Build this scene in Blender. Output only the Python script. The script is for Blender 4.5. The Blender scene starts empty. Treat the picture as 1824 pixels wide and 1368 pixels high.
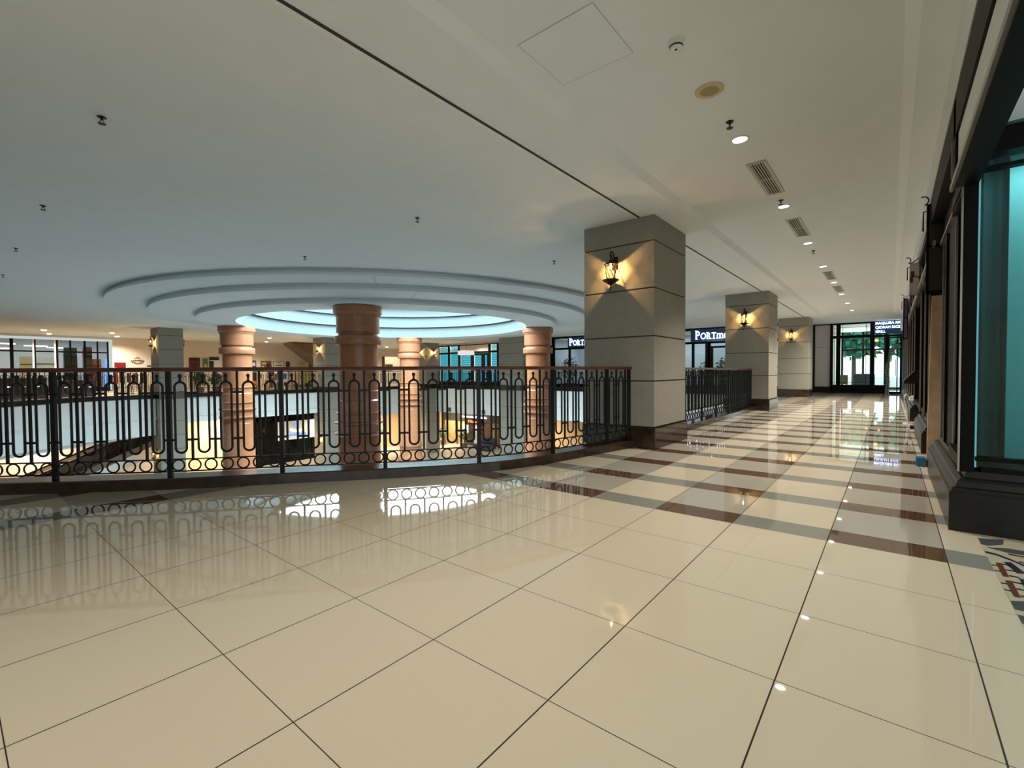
import bpy, bmesh, math, random
from mathutils import Vector, Matrix
PI = math.pi
SC = bpy.context.scene
COL = SC.collection
random.seed(7)
R = math.radians
SKY_E = .2
LANT = 26
SPOT_P = 168
FAR_P = 760
SKY_P = 4500
LOW_P = 720

# ------------------------------------------------------------------ materials
MATS = {}
def new_mat(name):
    m = bpy.data.materials.new(name); m.use_nodes = True
    nt = m.node_tree; nt.nodes.clear()
    out = nt.nodes.new('ShaderNodeOutputMaterial')
    return m, nt, out

def principled(name, col, rough=0.5, metal=0.0, noise=0.0, nscale=8.0, spec=0.5, bump=0.0, bscale=60.0, col2=None, coat=0.0):
    m, nt, out = new_mat(name)
    p = nt.nodes.new('ShaderNodeBsdfPrincipled')
    p.inputs['Base Color'].default_value = (*col, 1)
    p.inputs['Roughness'].default_value = rough
    p.inputs['Metallic'].default_value = metal
    p.inputs['Specular IOR Level'].default_value = spec
    p.inputs['Coat Weight'].default_value = coat
    nt.links.new(p.outputs[0], out.inputs[0])
    if noise > 0 or bump > 0:
        tc = nt.nodes.new('ShaderNodeTexCoord')
    if noise > 0:
        n = nt.nodes.new('ShaderNodeTexNoise'); n.inputs['Scale'].default_value = nscale
        n.inputs['Detail'].default_value = 6
        nt.links.new(tc.outputs['Object'], n.inputs['Vector'])
        r = nt.nodes.new('ShaderNodeValToRGB')
        c2 = col2 or tuple(c * (1 - noise) for c in col)
        r.color_ramp.elements[0].position = 0.35; r.color_ramp.elements[1].position = 0.7
        r.color_ramp.elements[0].color = (*c2, 1); r.color_ramp.elements[1].color = (*col, 1)
        nt.links.new(n.outputs['Fac'], r.inputs['Fac'])
        nt.links.new(r.outputs['Color'], p.inputs['Base Color'])
    if bump > 0:
        n2 = nt.nodes.new('ShaderNodeTexNoise'); n2.inputs['Scale'].default_value = bscale
        nt.links.new(tc.outputs['Object'], n2.inputs['Vector'])
        b = nt.nodes.new('ShaderNodeBump'); b.inputs['Strength'].default_value = bump; b.inputs['Distance'].default_value = 0.01
        nt.links.new(n2.outputs['Fac'], b.inputs['Height']); nt.links.new(b.outputs['Normal'], p.inputs['Normal'])
    MATS[name] = m
    return m

def emit(name, col, strength):
    m, nt, out = new_mat(name)
    e = nt.nodes.new('ShaderNodeEmission'); e.inputs[0].default_value = (*col, 1); e.inputs[1].default_value = strength
    nt.links.new(e.outputs[0], out.inputs[0]); MATS[name] = m
    return m

def glass(name, tint=(1, 1, 1), f0=0.06, gloss_rough=0.02):
    """thin architectural glass: clear tinted pane with a mirror coat growing towards grazing"""
    m, nt, out = new_mat(name)
    t = nt.nodes.new('ShaderNodeBsdfTransparent'); t.inputs[0].default_value = (*tint, 1)
    g = nt.nodes.new('ShaderNodeBsdfGlossy'); g.inputs['Roughness'].default_value = gloss_rough
    b = NB(nt)
    geo = nt.nodes.new('ShaderNodeNewGeometry'); vm = nt.nodes.new('ShaderNodeVectorMath'); vm.operation = 'DOT_PRODUCT'
    nt.links.new(geo.outputs['Incoming'], vm.inputs[0]); nt.links.new(geo.outputs['Normal'], vm.inputs[1])
    c = b.m('SUBTRACT', 1.0, b.m('ABSOLUTE', vm.outputs['Value']))
    fr = b.m('ADD', f0 * .5, b.m('MULTIPLY', b.m('POWER', c, 5.0), 1.0 - f0 * .5))
    mx = nt.nodes.new('ShaderNodeMixShader')
    nt.links.new(fr, mx.inputs[0]); nt.links.new(t.outputs[0], mx.inputs[1]); nt.links.new(g.outputs[0], mx.inputs[2])
    nt.links.new(mx.outputs[0], out.inputs[0]); MATS[name] = m
    return m

class NB:
    """tiny node-expression builder"""
    def __init__(s, nt): s.nt = nt
    def m(s, op, a, b=None, c=None):
        n = s.nt.nodes.new('ShaderNodeMath'); n.operation = op
        for i, v in enumerate((a, b, c)):
            if v is None: continue
            if hasattr(v, 'links'): s.nt.links.new(v, n.inputs[i])
            else: n.inputs[i].default_value = v
        return n.outputs[0]
    def mix(s, f, a, b):
        n = s.nt.nodes.new('ShaderNodeMix'); n.data_type = 'RGBA'
        s.nt.links.new(f, n.inputs[0]) if hasattr(f, 'links') else setattr(n.inputs[0], 'default_value', f)
        for sock, v in ((n.inputs[6], a), (n.inputs[7], b)):
            if hasattr(v, 'links'): s.nt.links.new(v, sock)
            else: sock.default_value = (*v, 1)
        return n.outputs[2]

def floor_material():
    m, nt, out = new_mat('polished tile floor')
    p = nt.nodes.new('ShaderNodeBsdfPrincipled'); nt.links.new(p.outputs[0], out.inputs[0])
    b = NB(nt)
    tc = nt.nodes.new('ShaderNodeTexCoord'); sp = nt.nodes.new('ShaderNodeSeparateXYZ')
    nt.links.new(tc.outputs['Object'], sp.inputs[0]); X, Y = sp.outputs[0], sp.outputs[1]
    u = b.m('DIVIDE', b.m('SUBTRACT', X, .7153), .6094)
    v = b.m('DIVIDE', b.m('ADD', Y, .2739), .5986)
    fu, fv = b.m('FRACT', u), b.m('FRACT', v)
    oi = b.m('FLOORED_MODULO', b.m('FLOOR', u), 2.0); oj = b.m('FLOORED_MODULO', b.m('FLOOR', v), 2.0)
    zA = b.m('GREATER_THAN', X, 3.765)
    zB = b.m('MULTIPLY', b.m('GREATER_THAN', Y, 5.15), b.m('SUBTRACT', 1.0, zA))
    bandA = b.m('LESS_THAN', b.m('FRACT', b.m('DIVIDE', b.m('SUBTRACT', X, 3.765), .9185)), .305)
    bandB = b.m('LESS_THAN', b.m('FRACT', b.m('DIVIDE', b.m('SUBTRACT', Y, 5.15), .94)), .32)
    # terrazzo speckle
    n = nt.nodes.new('ShaderNodeTexNoise'); n.inputs['Scale'].default_value = 220; n.inputs['Detail'].default_value = 3
    nt.links.new(tc.outputs['Object'], n.inputs['Vector'])
    n2 = nt.nodes.new('ShaderNodeTexNoise'); n2.inputs['Scale'].default_value = 1.3; n2.inputs['Detail'].default_value = 4
    nt.links.new(tc.outputs['Object'], n2.inputs['Vector'])
    cream = b.mix(n.outputs['Fac'], FLOOR_CREAM[0], FLOOR_CREAM[1])
    greyt = b.mix(n.outputs['Fac'], (.33, .30, .24), (.45, .41, .34))
    greyb = b.mix(n.outputs['Fac'], (.20, .195, .165), (.27, .26, .225))
    brown = b.mix(n.outputs['Fac'], (.085, .042, .022), (.13, .066, .036))
    tileA = b.mix(oj, greyt, cream); bndA = b.mix(oj, brown, greyb)
    colA = b.mix(bandA, tileA, bndA)
    tileB = b.mix(oi, greyt, cream); bndB = b.mix(oi, brown, greyb)
    colB = b.mix(bandB, tileB, bndB)
    col = b.mix(zB, b.mix(zA, cream, colA), colB)
    gv = b.m('GREATER_THAN', b.m('ABSOLUTE', b.m('SUBTRACT', fv, .5)), .5 - .0046)
    gu = b.m('MULTIPLY', b.m('GREATER_THAN', b.m('ABSOLUTE', b.m('SUBTRACT', fu, .5)), .5 - .0030), b.m('SUBTRACT', 1.0, zA))
    gr = b.m('MAXIMUM', gu, gv)
    col = b.mix(gr, col, (.035, .02, .012))
    nt.links.new(col, p.inputs['Base Color'])
    rg = b.m('ADD', b.m('MULTIPLY', n2.outputs['Fac'], .03), .012)
    rg = b.m('MAXIMUM', rg, b.m('MULTIPLY', gr, .6))
    nt.links.new(rg, p.inputs['Roughness'])
    p.inputs['IOR'].default_value = 1.5
    MATS['floor'] = m
    return m

FLOOR_CREAM = ((.55, .455, .325), (.66, .56, .415))
floor_material()
principled('ceiling', (.74, .785, .80), .85, noise=.03, nscale=3)
principled('ring_white', (.66, .73, .77), .8, noise=.02, nscale=3)
principled('joint_dark', (.03, .03, .03), .8)
principled('joint_light', (.78, .78, .74), .6)
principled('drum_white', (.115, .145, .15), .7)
principled('pillar_stone', (.295, .275, .232), .75, noise=.10, nscale=14, bump=.05, bscale=120)
principled('groove', (.05, .042, .034), .8)
principled('copper_stone', (.36, .148, .07), .27, noise=.12, nscale=9, col2=(.29, .118, .055))
principled('lower_floor', (.28, .275, .26), .2, noise=.05, nscale=2)
principled('dark_marble', (.016, .011, .008), .10, noise=.7, nscale=6, col2=(.044, .024, .014))
principled('brown_marble', (.12, .085, .065), .25, noise=.5, nscale=7, col2=(.055, .036, .028))
principled('iron', (.0065, .007, .0075), .5, spec=.3)
principled('handrail_wood', (.11, .034, .02), .28, noise=.4, nscale=6)
principled('fascia_white', (.85, .89, .90), .7, noise=.03, nscale=4)
principled('cream_wall', (.72, .64, .545), .8, noise=.04, nscale=2)
principled('tan_wall', (.55, .40, .25), .8, noise=.04, nscale=2)
principled('white_panel', (.55, .52, .50), .7, noise=.05, nscale=5)
principled('white_paint', (.75, .76, .74), .5)
principled('black_frame', (.005, .0045, .004), .45, spec=.08)
principled('black_stone', (.012, .0095, .008), .3, noise=.4, nscale=6, spec=.3)
principled('steel_trim', (.45, .40, .36), .28, metal=.9)
principled('bronze', (.030, .018, .012), .4, metal=.6)
principled('alu', (.40, .40, .39), .4, metal=.7)
principled('panel_gap', (.46, .46, .44), .8)
principled('vent_metal', (.40, .41, .38), .5)
principled('vent_dark', (.03, .03, .03), .8)
principled('yellowed', (.55, .47, .28), .6)
principled('yellowed_dark', (.34, .28, .15), .7)
principled('detector_white', (.75, .77, .76), .4)
principled('plywood', (.72, .53, .34), .7, noise=.25, nscale=7)
principled('blue_plastic', (.02, .13, .28), .5)
principled('maroon', (.10, .012, .02), .5)
principled('dark_cloth', (.02, .02, .02), .9)
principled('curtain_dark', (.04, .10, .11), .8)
principled('teal_panel', (.28, .50, .52), .6)
principled('leaf', (.06, .13, .03), .6, noise=.5, nscale=30)
principled('pale_leaf', (.24, .31, .19), .6, noise=.4, nscale=20)
principled('tree_leaf', (.07, .42, .27), .6, noise=.5, nscale=3)
principled('pot', (.10, .06, .04), .5)
principled('white_plastic', (.42, .42, .41), .4)
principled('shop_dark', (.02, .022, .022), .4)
principled('brown_wood', (.10, .05, .028), .5, noise=.3, nscale=5)
principled('olive_panel', (.33, .27, .12), .6, noise=.3, nscale=2)
principled('paper_white', (.72, .70, .66), .7)
principled('print_red', (.15, .012, .016), .6)
principled('print_black', (.02, .018, .018), .6)
principled('print_violet', (.12, .07, .18), .6)
principled('print_green', (.10, .17, .07), .6)
principled('print_orange', (.60, .17, .05), .6)
principled('print_blue', (.05, .13, .32), .6)
principled('print_yellow', (.48, .46, .08), .6)
principled('print_cream', (.62, .52, .34), .6)
principled('print_brown', (.15, .08, .05), .6)
principled('navy', (.02, .022, .05), .3)
principled('slate', (.07, .075, .08), .3)
principled('rust', (.12, .035, .02), .3)
principled('mosaic_cream', (.50, .42, .28), .15)
principled('skin', (.42, .26, .19), .6)
principled('hair', (.03, .018, .012), .6)
principled('shirt', (.03, .035, .04), .9)
principled('trousers', (.10, .095, .08), .9)
principled('soffit_brown', (.16, .115, .07), .6, noise=.3, nscale=2)
principled('step_metal', (.22, .20, .15), .35, metal=.6)
principled('navy_sign', (.02, .06, .13), .4)
principled('sign_white', (.66, .70, .76), .5)
principled('asphalt', (.65, .68, .70), .8)
principled('lower_wall', (.50, .43, .37), .7, noise=.04, nscale=2)
principled('sofa', (.10, .14, .16), .9)
principled('olive_light', (.42, .36, .2), .7)
glass('clear_glass', (.93, .97, .96))
glass('teal_glass', (.62, .86, .86))
glass('dark_glass', (.22, .34, .33))
glass('smoke_glass', (.42, .40, .36))
emit('lamp_cool', (1.0, .90, .95), 14)
emit('lamp_warm', (1.0, .72, .45), 14)
emit('bulb', (1.0, .55, .2), 30)
emit('sign_glow', (.66, .76, 1.0), 4.2)
emit('sign_red', (1.0, .12, .03), 5.0)
emit('sign_yellow', (1.0, .95, .55), 2.0)
emit('sign_blue', (.12, .25, 1.0), 2.2)
emit('skylight_glass', (.70, .95, 1.0), SKY_E)
emit('blind_glow', (.035, .46, .62), .85)
emit('pale_teal_glow', (.20, .68, .74), .55)
emit('frame_painted_glow', (.85, 1.0, .95), .62)
emit('tube_light', (1.0, .93, .95), 3.0)
emit('pendant_glow', (1.0, .97, .9), .8)
emit('amber_glow', (1.0, .50, .10), 3.0)
M = MATS

# ------------------------------------------------------------------ mesh helpers
def bx(bm, x0, x1, y0, y1, z0, z1):
    vs = [bm.verts.new(c) for c in ((x0, y0, z0), (x1, y0, z0), (x1, y1, z0), (x0, y1, z0), (x0, y0, z1), (x1, y0, z1), (x1, y1, z1), (x0, y1, z1))]
    for f in ((3, 2, 1, 0), (4, 5, 6, 7), (0, 1, 5, 4), (1, 2, 6, 5), (2, 3, 7, 6), (3, 0, 4, 7)):
        bm.faces.new([vs[i] for i in f])
    return bm

def tube(bm, pts, r, seg=8, closed=False, rz=None, cap=True, flat_up=Vector((0, 0, 1))):
    """round (or, with rz, elliptical) section swept along pts"""
    pts = [Vector(p) for p in pts]; n = len(pts); rings = []
    for i, p in enumerate(pts):
        a = pts[i - 1] if (i > 0 or closed) else p
        c = pts[(i + 1) % n] if (i < n - 1 or closed) else p
        t = (c - a).normalized()
        up = flat_up if abs(t.dot(flat_up)) < .98 else Vector((1, 0, 0))
        s = t.cross(up).normalized(); u = s.cross(t).normalized()
        rr = r[i] if isinstance(r, (list, tuple)) else r
        r2 = rz if rz is not None else rr
        rings.append([bm.verts.new(p + s * (math.cos(2 * PI * k / seg) * rr) + u * (math.sin(2 * PI * k / seg) * r2)) for k in range(seg)])
    for i in range(n if closed else n - 1):
        A, B = rings[i], rings[(i + 1) % n]
        for k in range(seg):
            bm.faces.new((A[k], A[(k + 1) % seg], B[(k + 1) % seg], B[k]))
    if not closed and cap:
        bm.faces.new(rings[0][::-1]); bm.faces.new(rings[-1])
    return bm

def sweep(bm, pts, section, closed=False):
    """section = list of (side, up) swept along a horizontal path with mitred corners; side is to the left of travel"""
    pts = [Vector((p[0], p[1], p[2] if len(p) > 2 else 0)) for p in pts]; n = len(pts); rings = []
    for i, p in enumerate(pts):
        d1 = (pts[i] - pts[i - 1]).normalized() if (i > 0 or closed) else None
        d2 = (pts[(i + 1) % n] - pts[i]).normalized() if (i < n - 1 or closed) else None
        if d1 is None: d1 = d2
        if d2 is None: d2 = d1
        n1 = Vector((-d1.y, d1.x, 0)); n2 = Vector((-d2.y, d2.x, 0))
        mm = (n1 + n2).normalized(); mm = mm / max(.35, mm.dot(n1))
        rings.append([bm.verts.new(p + mm * s + Vector((0, 0, z))) for s, z in section])
    k = len(section)
    for i in range(n if closed else n - 1):
        A, B = rings[i], rings[(i + 1) % n]
        for j in range(k):
            bm.faces.new((A[j], A[(j + 1) % k], B[(j + 1) % k], B[j]))
    if not closed:
        bm.faces.new(rings[0][::-1]); bm.faces.new(rings[-1])
    return bm

def lathe(bm, prof, seg=32, cx=0, cy=0, a0=0, a1=2 * PI, cap=False):
    full = abs(a1 - a0 - 2 * PI) < 1e-6; cols = []
    cnt = seg if full else seg + 1
    for i in range(cnt):
        a = a0 + (a1 - a0) * i / seg
        cols.append([bm.verts.new((cx + r * math.cos(a), cy + r * math.sin(a), z)) for r, z in prof])
    for i in range(seg):
        A, B = cols[i], cols[(i + 1) % cnt]
        for j in range(len(prof) - 1):
            bm.faces.new((A[j], B[j], B[j + 1], A[j + 1]))
    if cap and full:
        bm.faces.new([c[0] for c in cols][::-1]); bm.faces.new([c[-1] for c in cols])
    return bm

def ball(bm, c, r, seg=12, rings=8, sc=(1, 1, 1)):
    mat = Matrix.Translation(c) @ Matrix.Diagonal((*[r * s for s in sc], 1))
    bmesh.ops.create_uvsphere(bm, u_segments=seg, v_segments=rings, radius=1, matrix=mat)
    return bm

def poly(bm, pts):
    bm.faces.new([bm.verts.new(p) for p in pts]); return bm

def prism(bm, pts2, z0, z1):
    lo = [bm.verts.new((x, y, z0)) for x, y in pts2]; hi = [bm.verts.new((x, y, z1)) for x, y in pts2]
    n = len(pts2)
    bm.faces.new(lo[::-1]); bm.faces.new(hi)
    for i in range(n): bm.faces.new((lo[i], lo[(i + 1) % n], hi[(i + 1) % n], hi[i]))
    return bm

def flat_with_hole(bm, outer, holes, z):
    ed = []
    for loop in [outer] + holes:
        vs = [bm.verts.new((x, y, z)) for x, y in loop]
        ed += [bm.edges.new((vs[i], vs[(i + 1) % len(vs)])) for i in range(len(vs))]
    bmesh.ops.triangle_fill(bm, use_beauty=True, use_dissolve=False, edges=ed)
    return bm

def nb(): return bmesh.new()

def obj(name, bm, mat, parent=None, smooth=False, loc=None, rotz=None, kind=None, bevel=0):
    bmesh.ops.recalc_face_normals(bm, faces=bm.faces)
    me = bpy.data.meshes.new(name); bm.to_mesh(me); bm.free()
    if smooth:
        for p in me.polygons: p.use_smooth = True
        try: me.set_sharp_from_angle(angle=R(40))
        except Exception: pass
    me.materials.append(M[mat] if isinstance(mat, str) else mat)
    o = bpy.data.objects.new(name, me); COL.objects.link(o)
    if parent is not None: o.parent = parent
    if loc is not None: o.location = loc
    if rotz is not None: o.rotation_euler = (0, 0, rotz)
    if kind: o['kind'] = kind
    if bevel:
        md = o.modifiers.new('bevel', 'BEVEL'); md.width = bevel; md.segments = 2; md.limit_method = 'ANGLE'
    return o

def thing(name, label, cat, loc=(0, 0, 0), rotz=0, group=None, kind=None):
    o = bpy.data.objects.new(name, None); COL.objects.link(o)
    o.empty_display_size = .1
    o.location = loc; o.rotation_euler = (0, 0, rotz); o['label'] = label; o['category'] = cat
    if group: o['group'] = group
    if kind: o['kind'] = kind
    return o

def tag(o, label, cat, group=None, kind=None):
    o['label'] = label; o['category'] = cat
    if group: o['group'] = group
    if kind: o['kind'] = kind
    return o

def link_copy(src, parent, loc=None, rotz=None):
    c = src.copy(); COL.objects.link(c); c.parent = parent
    if loc is not None: c.location = loc
    if rotz is not None: c.rotation_euler = (0, 0, rotz)
    return c

def dup(root, loc, rotz, label, group=None):
    r = root.copy(); COL.objects.link(r); r.location = loc; r.rotation_euler = (0, 0, rotz); r['label'] = label
    if group: r['group'] = group
    for ch in list(root.children):
        c = ch.copy(); COL.objects.link(c); c.parent = r
        for g in ch.children:
            d = g.copy(); COL.objects.link(d); d.parent = c
    return r

def spot(loc, power, col=(1, .95, .85), angle=100, blend=1.0, size=.06):
    l = bpy.data.lights.new('downlight_beam', 'SPOT'); l.energy = power; l.color = col
    l.spot_size = R(angle); l.spot_blend = blend; l.shadow_soft_size = size; 
    o = bpy.data.objects.new('downlight_beam', l); COL.objects.link(o); o.location = loc; o.visible_glossy = False
    return o

def point(loc, power, col, size=.02):
    l = bpy.data.lights.new('lantern_flame', 'POINT'); l.energy = power; l.color = col; l.shadow_soft_size = size; 
    o = bpy.data.objects.new('lantern_flame', l); COL.objects.link(o); o.location = loc; o.visible_glossy = False
    return o

def area(loc, rot, sx, sy, power, col):
    l = bpy.data.lights.new('unseen_area_light', 'AREA'); l.shape = 'RECTANGLE'; l.size = sx; l.size_y = sy; l.energy = power; l.color = col  # area lamp without a modelled fitting
    o = bpy.data.objects.new('unseen_area_light', l); COL.objects.link(o); o.location = loc; o.rotation_euler = rot
    return o

def text_mesh(body, size, depth, name, mat, parent=None, loc=(0, 0, 0), rot=(0, 0, 0), align='LEFT', bold=0.0, space=1.0, sx=1.0):
    cu = bpy.data.curves.new(name, 'FONT'); cu.body = body; cu.size = size; cu.extrude = depth; cu.align_x = align
    cu.offset = bold; cu.space_character = space; cu.resolution_u = 4
    tmp = bpy.data.objects.new(name, cu); COL.objects.link(tmp)
    dg = bpy.context.evaluated_depsgraph_get()
    me = bpy.data.meshes.new_from_object(tmp.evaluated_get(dg)); bpy.data.objects.remove(tmp); me.materials.clear(); me.materials.append(M[mat])
    o = bpy.data.objects.new(name, me); COL.objects.link(o); o.parent = parent; o.location = loc; o.rotation_euler = rot; o.scale = (sx, 1, 1)
    return o
# ------------------------------------------------------------------ camera
def make_camera():
    yaw, pitch, roll = R(39.0775), R(-1.4080), R(-0.4038)
    cy, sy, cp, spi = math.cos(yaw), math.sin(yaw), math.cos(pitch), math.sin(pitch)
    f = Vector((cy * cp, sy * cp, spi)); r = Vector((sy, -cy, 0)); u = r.cross(f)
    r2 = r * math.cos(roll) + u * math.sin(roll); u2 = u * math.cos(roll) - r * math.sin(roll)
    cam = bpy.data.cameras.new('camera'); cam.sensor_width = 36; cam.lens = 831.65 / 1824 * 36; cam.clip_end = 300
    o = bpy.data.objects.new('camera', cam); COL.objects.link(o)
    m = Matrix.Identity(4)
    for i in range(3):
        m[i][0], m[i][1], m[i][2] = r2[i], u2[i], -f[i]
    m[0][3], m[1][3], m[2][3] = 0, 0, 1.15
    o.matrix_world = m
    SC.camera = o
make_camera()

# ------------------------------------------------------------------ main dimensions
CZ, TZ = 3.45, 3.50             # flat ceiling, raised tray over the corridor
CX, CY = 11.6, 15.65            # centre of the rotunda
LF = -4.9                       # lower mall floor
MID = 31.25                     # mirror of the void: y -> MID - y

def chaikin(p, n=2):
    for _ in range(n):
        q = [p[0]]
        for a, b in zip(p, p[1:]):
            q.append(tuple(a[i] * .75 + b[i] * .25 for i in range(2))); q.append(tuple(a[i] * .25 + b[i] * .75 for i in range(2)))
        q.append(p[-1]); p = q
    return p
def offset(p, d):
    out = []
    for i in range(len(p)):
        a = Vector(p[max(0, i - 1)]); b = Vector(p[min(len(p) - 1, i + 1)]); t = (b - a).normalized()
        out.append((p[i][0] - t.y * d, p[i][1] + t.x * d))
    return out
NEAR = chaikin([(-1.95, 8.97), (-.3, 7.32), (.70, 6.33), (1.43, 5.60), (2.25, 4.96), (3.07, 4.26), (3.86, 3.68), (4.30, 3.48), (4.89, 3.31), (5.99, 3.13), (6.67, 3.01)])
NEAR_IN = offset(NEAR, .30)
FARC = [(x, MID - y) for x, y in NEAR]            # mirrored corner on the far side (left of the picture)
FARC_IN = [(x, MID - y) for x, y in NEAR_IN]

# ------------------------------------------------------------------ floor
hole = NEAR_IN + [(8.1, 3.33), (24.2, 3.33), (24.2, 28.25), (6.67, 27.94)] + FARC_IN[::-1]
b = nb(); flat_with_hole(b, [(-9, -3), (37, -3), (37, 43), (-9, 43)], [hole], 0)
obj('floor', b, 'floor', kind='structure')
b = nb(); poly(b, [(-20, -5, LF), (45, -5, LF), (45, 50, LF), (-20, 50, LF)])
obj('floor_lower', b, 'lower_floor', kind='structure')

# ------------------------------------------------------------------ ceiling
b = nb()
ring_hole = [(CX + 8.60 * math.cos(2 * PI * i / 128), CY + 8.60 * math.sin(2 * PI * i / 128)) for i in range(128)]
flat_with_hole(b, [(-9, 2.35), (25.2, 2.35), (25.2, 32.7), (-9, 32.7)], [ring_hole], CZ)
poly(b, [(-9, -.33, CZ), (24.55, -.33, CZ), (24.55, -.13, CZ), (-9, -.13, CZ)])
poly(b, [(24.55, -3, CZ), (25.2, -3, CZ), (25.2, 2.35, CZ), (24.55, 2.35, CZ)])
poly(b, [(-9, -.05, TZ), (24.45, -.05, TZ), (24.45, 2.25, TZ), (-9, 2.25, TZ)])
for y, y2 in ((-.13, -.05), (2.35, 2.25)): poly(b, [(-9, y, CZ), (24.55, y, CZ), (24.45, y2, TZ), (-9, y2, TZ)])
poly(b, [(24.55, -.13, CZ), (24.55, 2.35, CZ), (24.45, 2.25, TZ), (24.45, -.05, TZ)])
poly(b, [(25.2, -3, 3.53), (29, -3, 3.53), (29, 3.9, 3.53), (25.2, 3.9, 3.53)])
poly(b, [(25.2, -3, CZ), (25.2, 3.9, CZ), (25.2, 3.9, 3.53), (25.2, -3, 3.53)])
poly(b, [(25.2, 3.9, 3.75), (29, 3.9, 3.75), (29, 32.7, 3.75), (25.2, 32.7, 3.75)])
poly(b, [(25.2, 3.9, 3.53), (29, 3.9, 3.53), (29, 3.9, 3.75), (25.2, 3.9, 3.75)])
poly(b, [(25.2, 3.9, CZ), (25.2, 32.7, CZ), (25.2, 32.7, 3.75), (25.2, 3.9, 3.75)])
poly(b, [(-9, 32.7, 3.5), (29, 32.7, 3.5), (33.2, 37.5, 3.5), (33.2, 43.2, 3.5), (-9, 43.2, 3.5)])
poly(b, [(-9, 32.7, CZ), (25.2, 32.7, CZ), (25.2, 32.7, 3.5), (-9, 32.7, 3.5)])
poly(b, [(25.2, 32.7, 3.5), (29, 32.7, 3.5), (29, 32.7, 3.75), (25.2, 32.7, 3.75)])
obj('ceiling', b, 'ceiling', kind='structure')
b = nb(); bx(b, -9, 24.5, 2.925, 2.955, CZ - .004, CZ + .01)
obj('trim_1', b, 'joint_dark', kind='structure')
b = nb(); bx(b, -9, 24.5, 2.955, 3.0, CZ - .006, CZ + .01)
obj('trim_2', b, 'joint_light', kind='structure')

# stepped round dropped ceiling of the rotunda, with a lipped edge on every step
prof = [(8.60, 3.46), (8.60, 3.39), (8.74, 3.37), (8.74, 3.305), (8.70, 3.30),
        (7.72, 3.30), (7.72, 3.235), (7.76, 3.22), (7.76, 3.155), (7.72, 3.15),
        (6.52, 3.15), (6.52, 3.085), (6.56, 3.07), (6.56, 3.005), (6.52, 3.0), (5.42, 3.0), (5.40, 3.02)]
prof[0:3] = [(8.74, 3.455), (8.66, 3.44), (8.66, 3.39), (8.74, 3.37)]
rot = thing('rotunda_ceiling', 'white stepped round ceiling dropping in three rings over the open well', 'ceiling', (CX, CY, 0))
b = nb(); lathe(b, prof, 160); o = obj('stepped_rings', b, 'ring_white', rot, smooth=True)
b = nb()
for k, (r0, r1, z) in enumerate(((7.78, 8.69, 3.299), (6.58, 7.71, 3.149), (5.45, 6.51, 2.999))):
    for a in (36, 66, 171, 192, 204, 231, 258, 290, 318):
        a = R(a + 7 * k); c, s = math.cos(a), math.sin(a); w = .004
        poly(b, [(r0 * c + s * w, r0 * s - c * w, z), (r1 * c + s * w, r1 * s - c * w, z), (r1 * c - s * w, r1 * s + c * w, z), (r0 * c - s * w, r0 * s + c * w, z)])
obj('board_joint', b, 'vent_dark', rot)
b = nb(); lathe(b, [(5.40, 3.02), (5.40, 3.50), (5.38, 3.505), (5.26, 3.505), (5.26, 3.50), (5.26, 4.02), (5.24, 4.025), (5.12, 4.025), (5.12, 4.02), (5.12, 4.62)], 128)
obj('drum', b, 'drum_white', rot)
b = nb(); lathe(b, [(0.01, 4.62), (5.2, 4.62)], 96)
obj('skylight_panel', b, 'skylight_glass', rot)

l = bpy.data.lights.new('skylight_daylight', 'AREA'); l.shape = 'DISK'; l.size = 9.6; l.energy = SKY_P; l.color = (.70, .92, 1.0); l.spread = R(172)
o = bpy.data.objects.new('skylight_daylight', l); COL.objects.link(o); o.location = (CX, CY, 4.55)
# ------------------------------------------------------------------ kerbs round the well
sec = [(0, 0), (0, .10), (.012, .112), (.288, .112), (.30, .10), (.30, -.02), (0, -.02)]
b = nb(); sweep(b, NEAR, sec); obj('trim_3', b, 'dark_marble', kind='structure')
b = nb(); sweep(b, [(7.98, 3.03), (15.12, 3.05)], sec); obj('trim_4', b, 'dark_marble', kind='structure')
secf = [(0, -.02), (0, .20), (-.30, .20), (-.30, -.02)]
b = nb(); sweep(b, FARC_IN, [(0, -.02), (0, .2), (.3, .2), (.3, -.02)]); obj('trim_5', b, 'black_stone', kind='structure')
b = nb(); sweep(b, [(24.2, 3.4), (24.2, 28.25), (6.67, 28.25)], secf); obj('trim_6', b, 'black_stone', kind='structure')

# ------------------------------------------------------------------ white slab edge with mouldings, seen across the well
def fascia(name, path, zb, side):
    s = side
    b = nb(); sweep(b, path, [(0, 0), (0, -.90), (-.07 * s, -.93), (-.07 * s, -1.0), (-.02 * s, -1.01), (0, -1.06), (0, zb), (.25 * s, zb), (.25 * s, 0)])
    return obj(name, b, 'fascia_white', kind='structure')
fascia('trim_7', FARC_IN, -1.80, 1)
fascia('trim_8', [(7.9, 28.25), (15.4, 28.25)], -1.32, 1)
fascia('trim_9', [(15.4, 28.25), (24.2, 28.25), (24.2, 3.4)][::-1], -1.82, -1)
fascia('trim_10', NEAR_IN, -1.8, -1)
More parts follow.
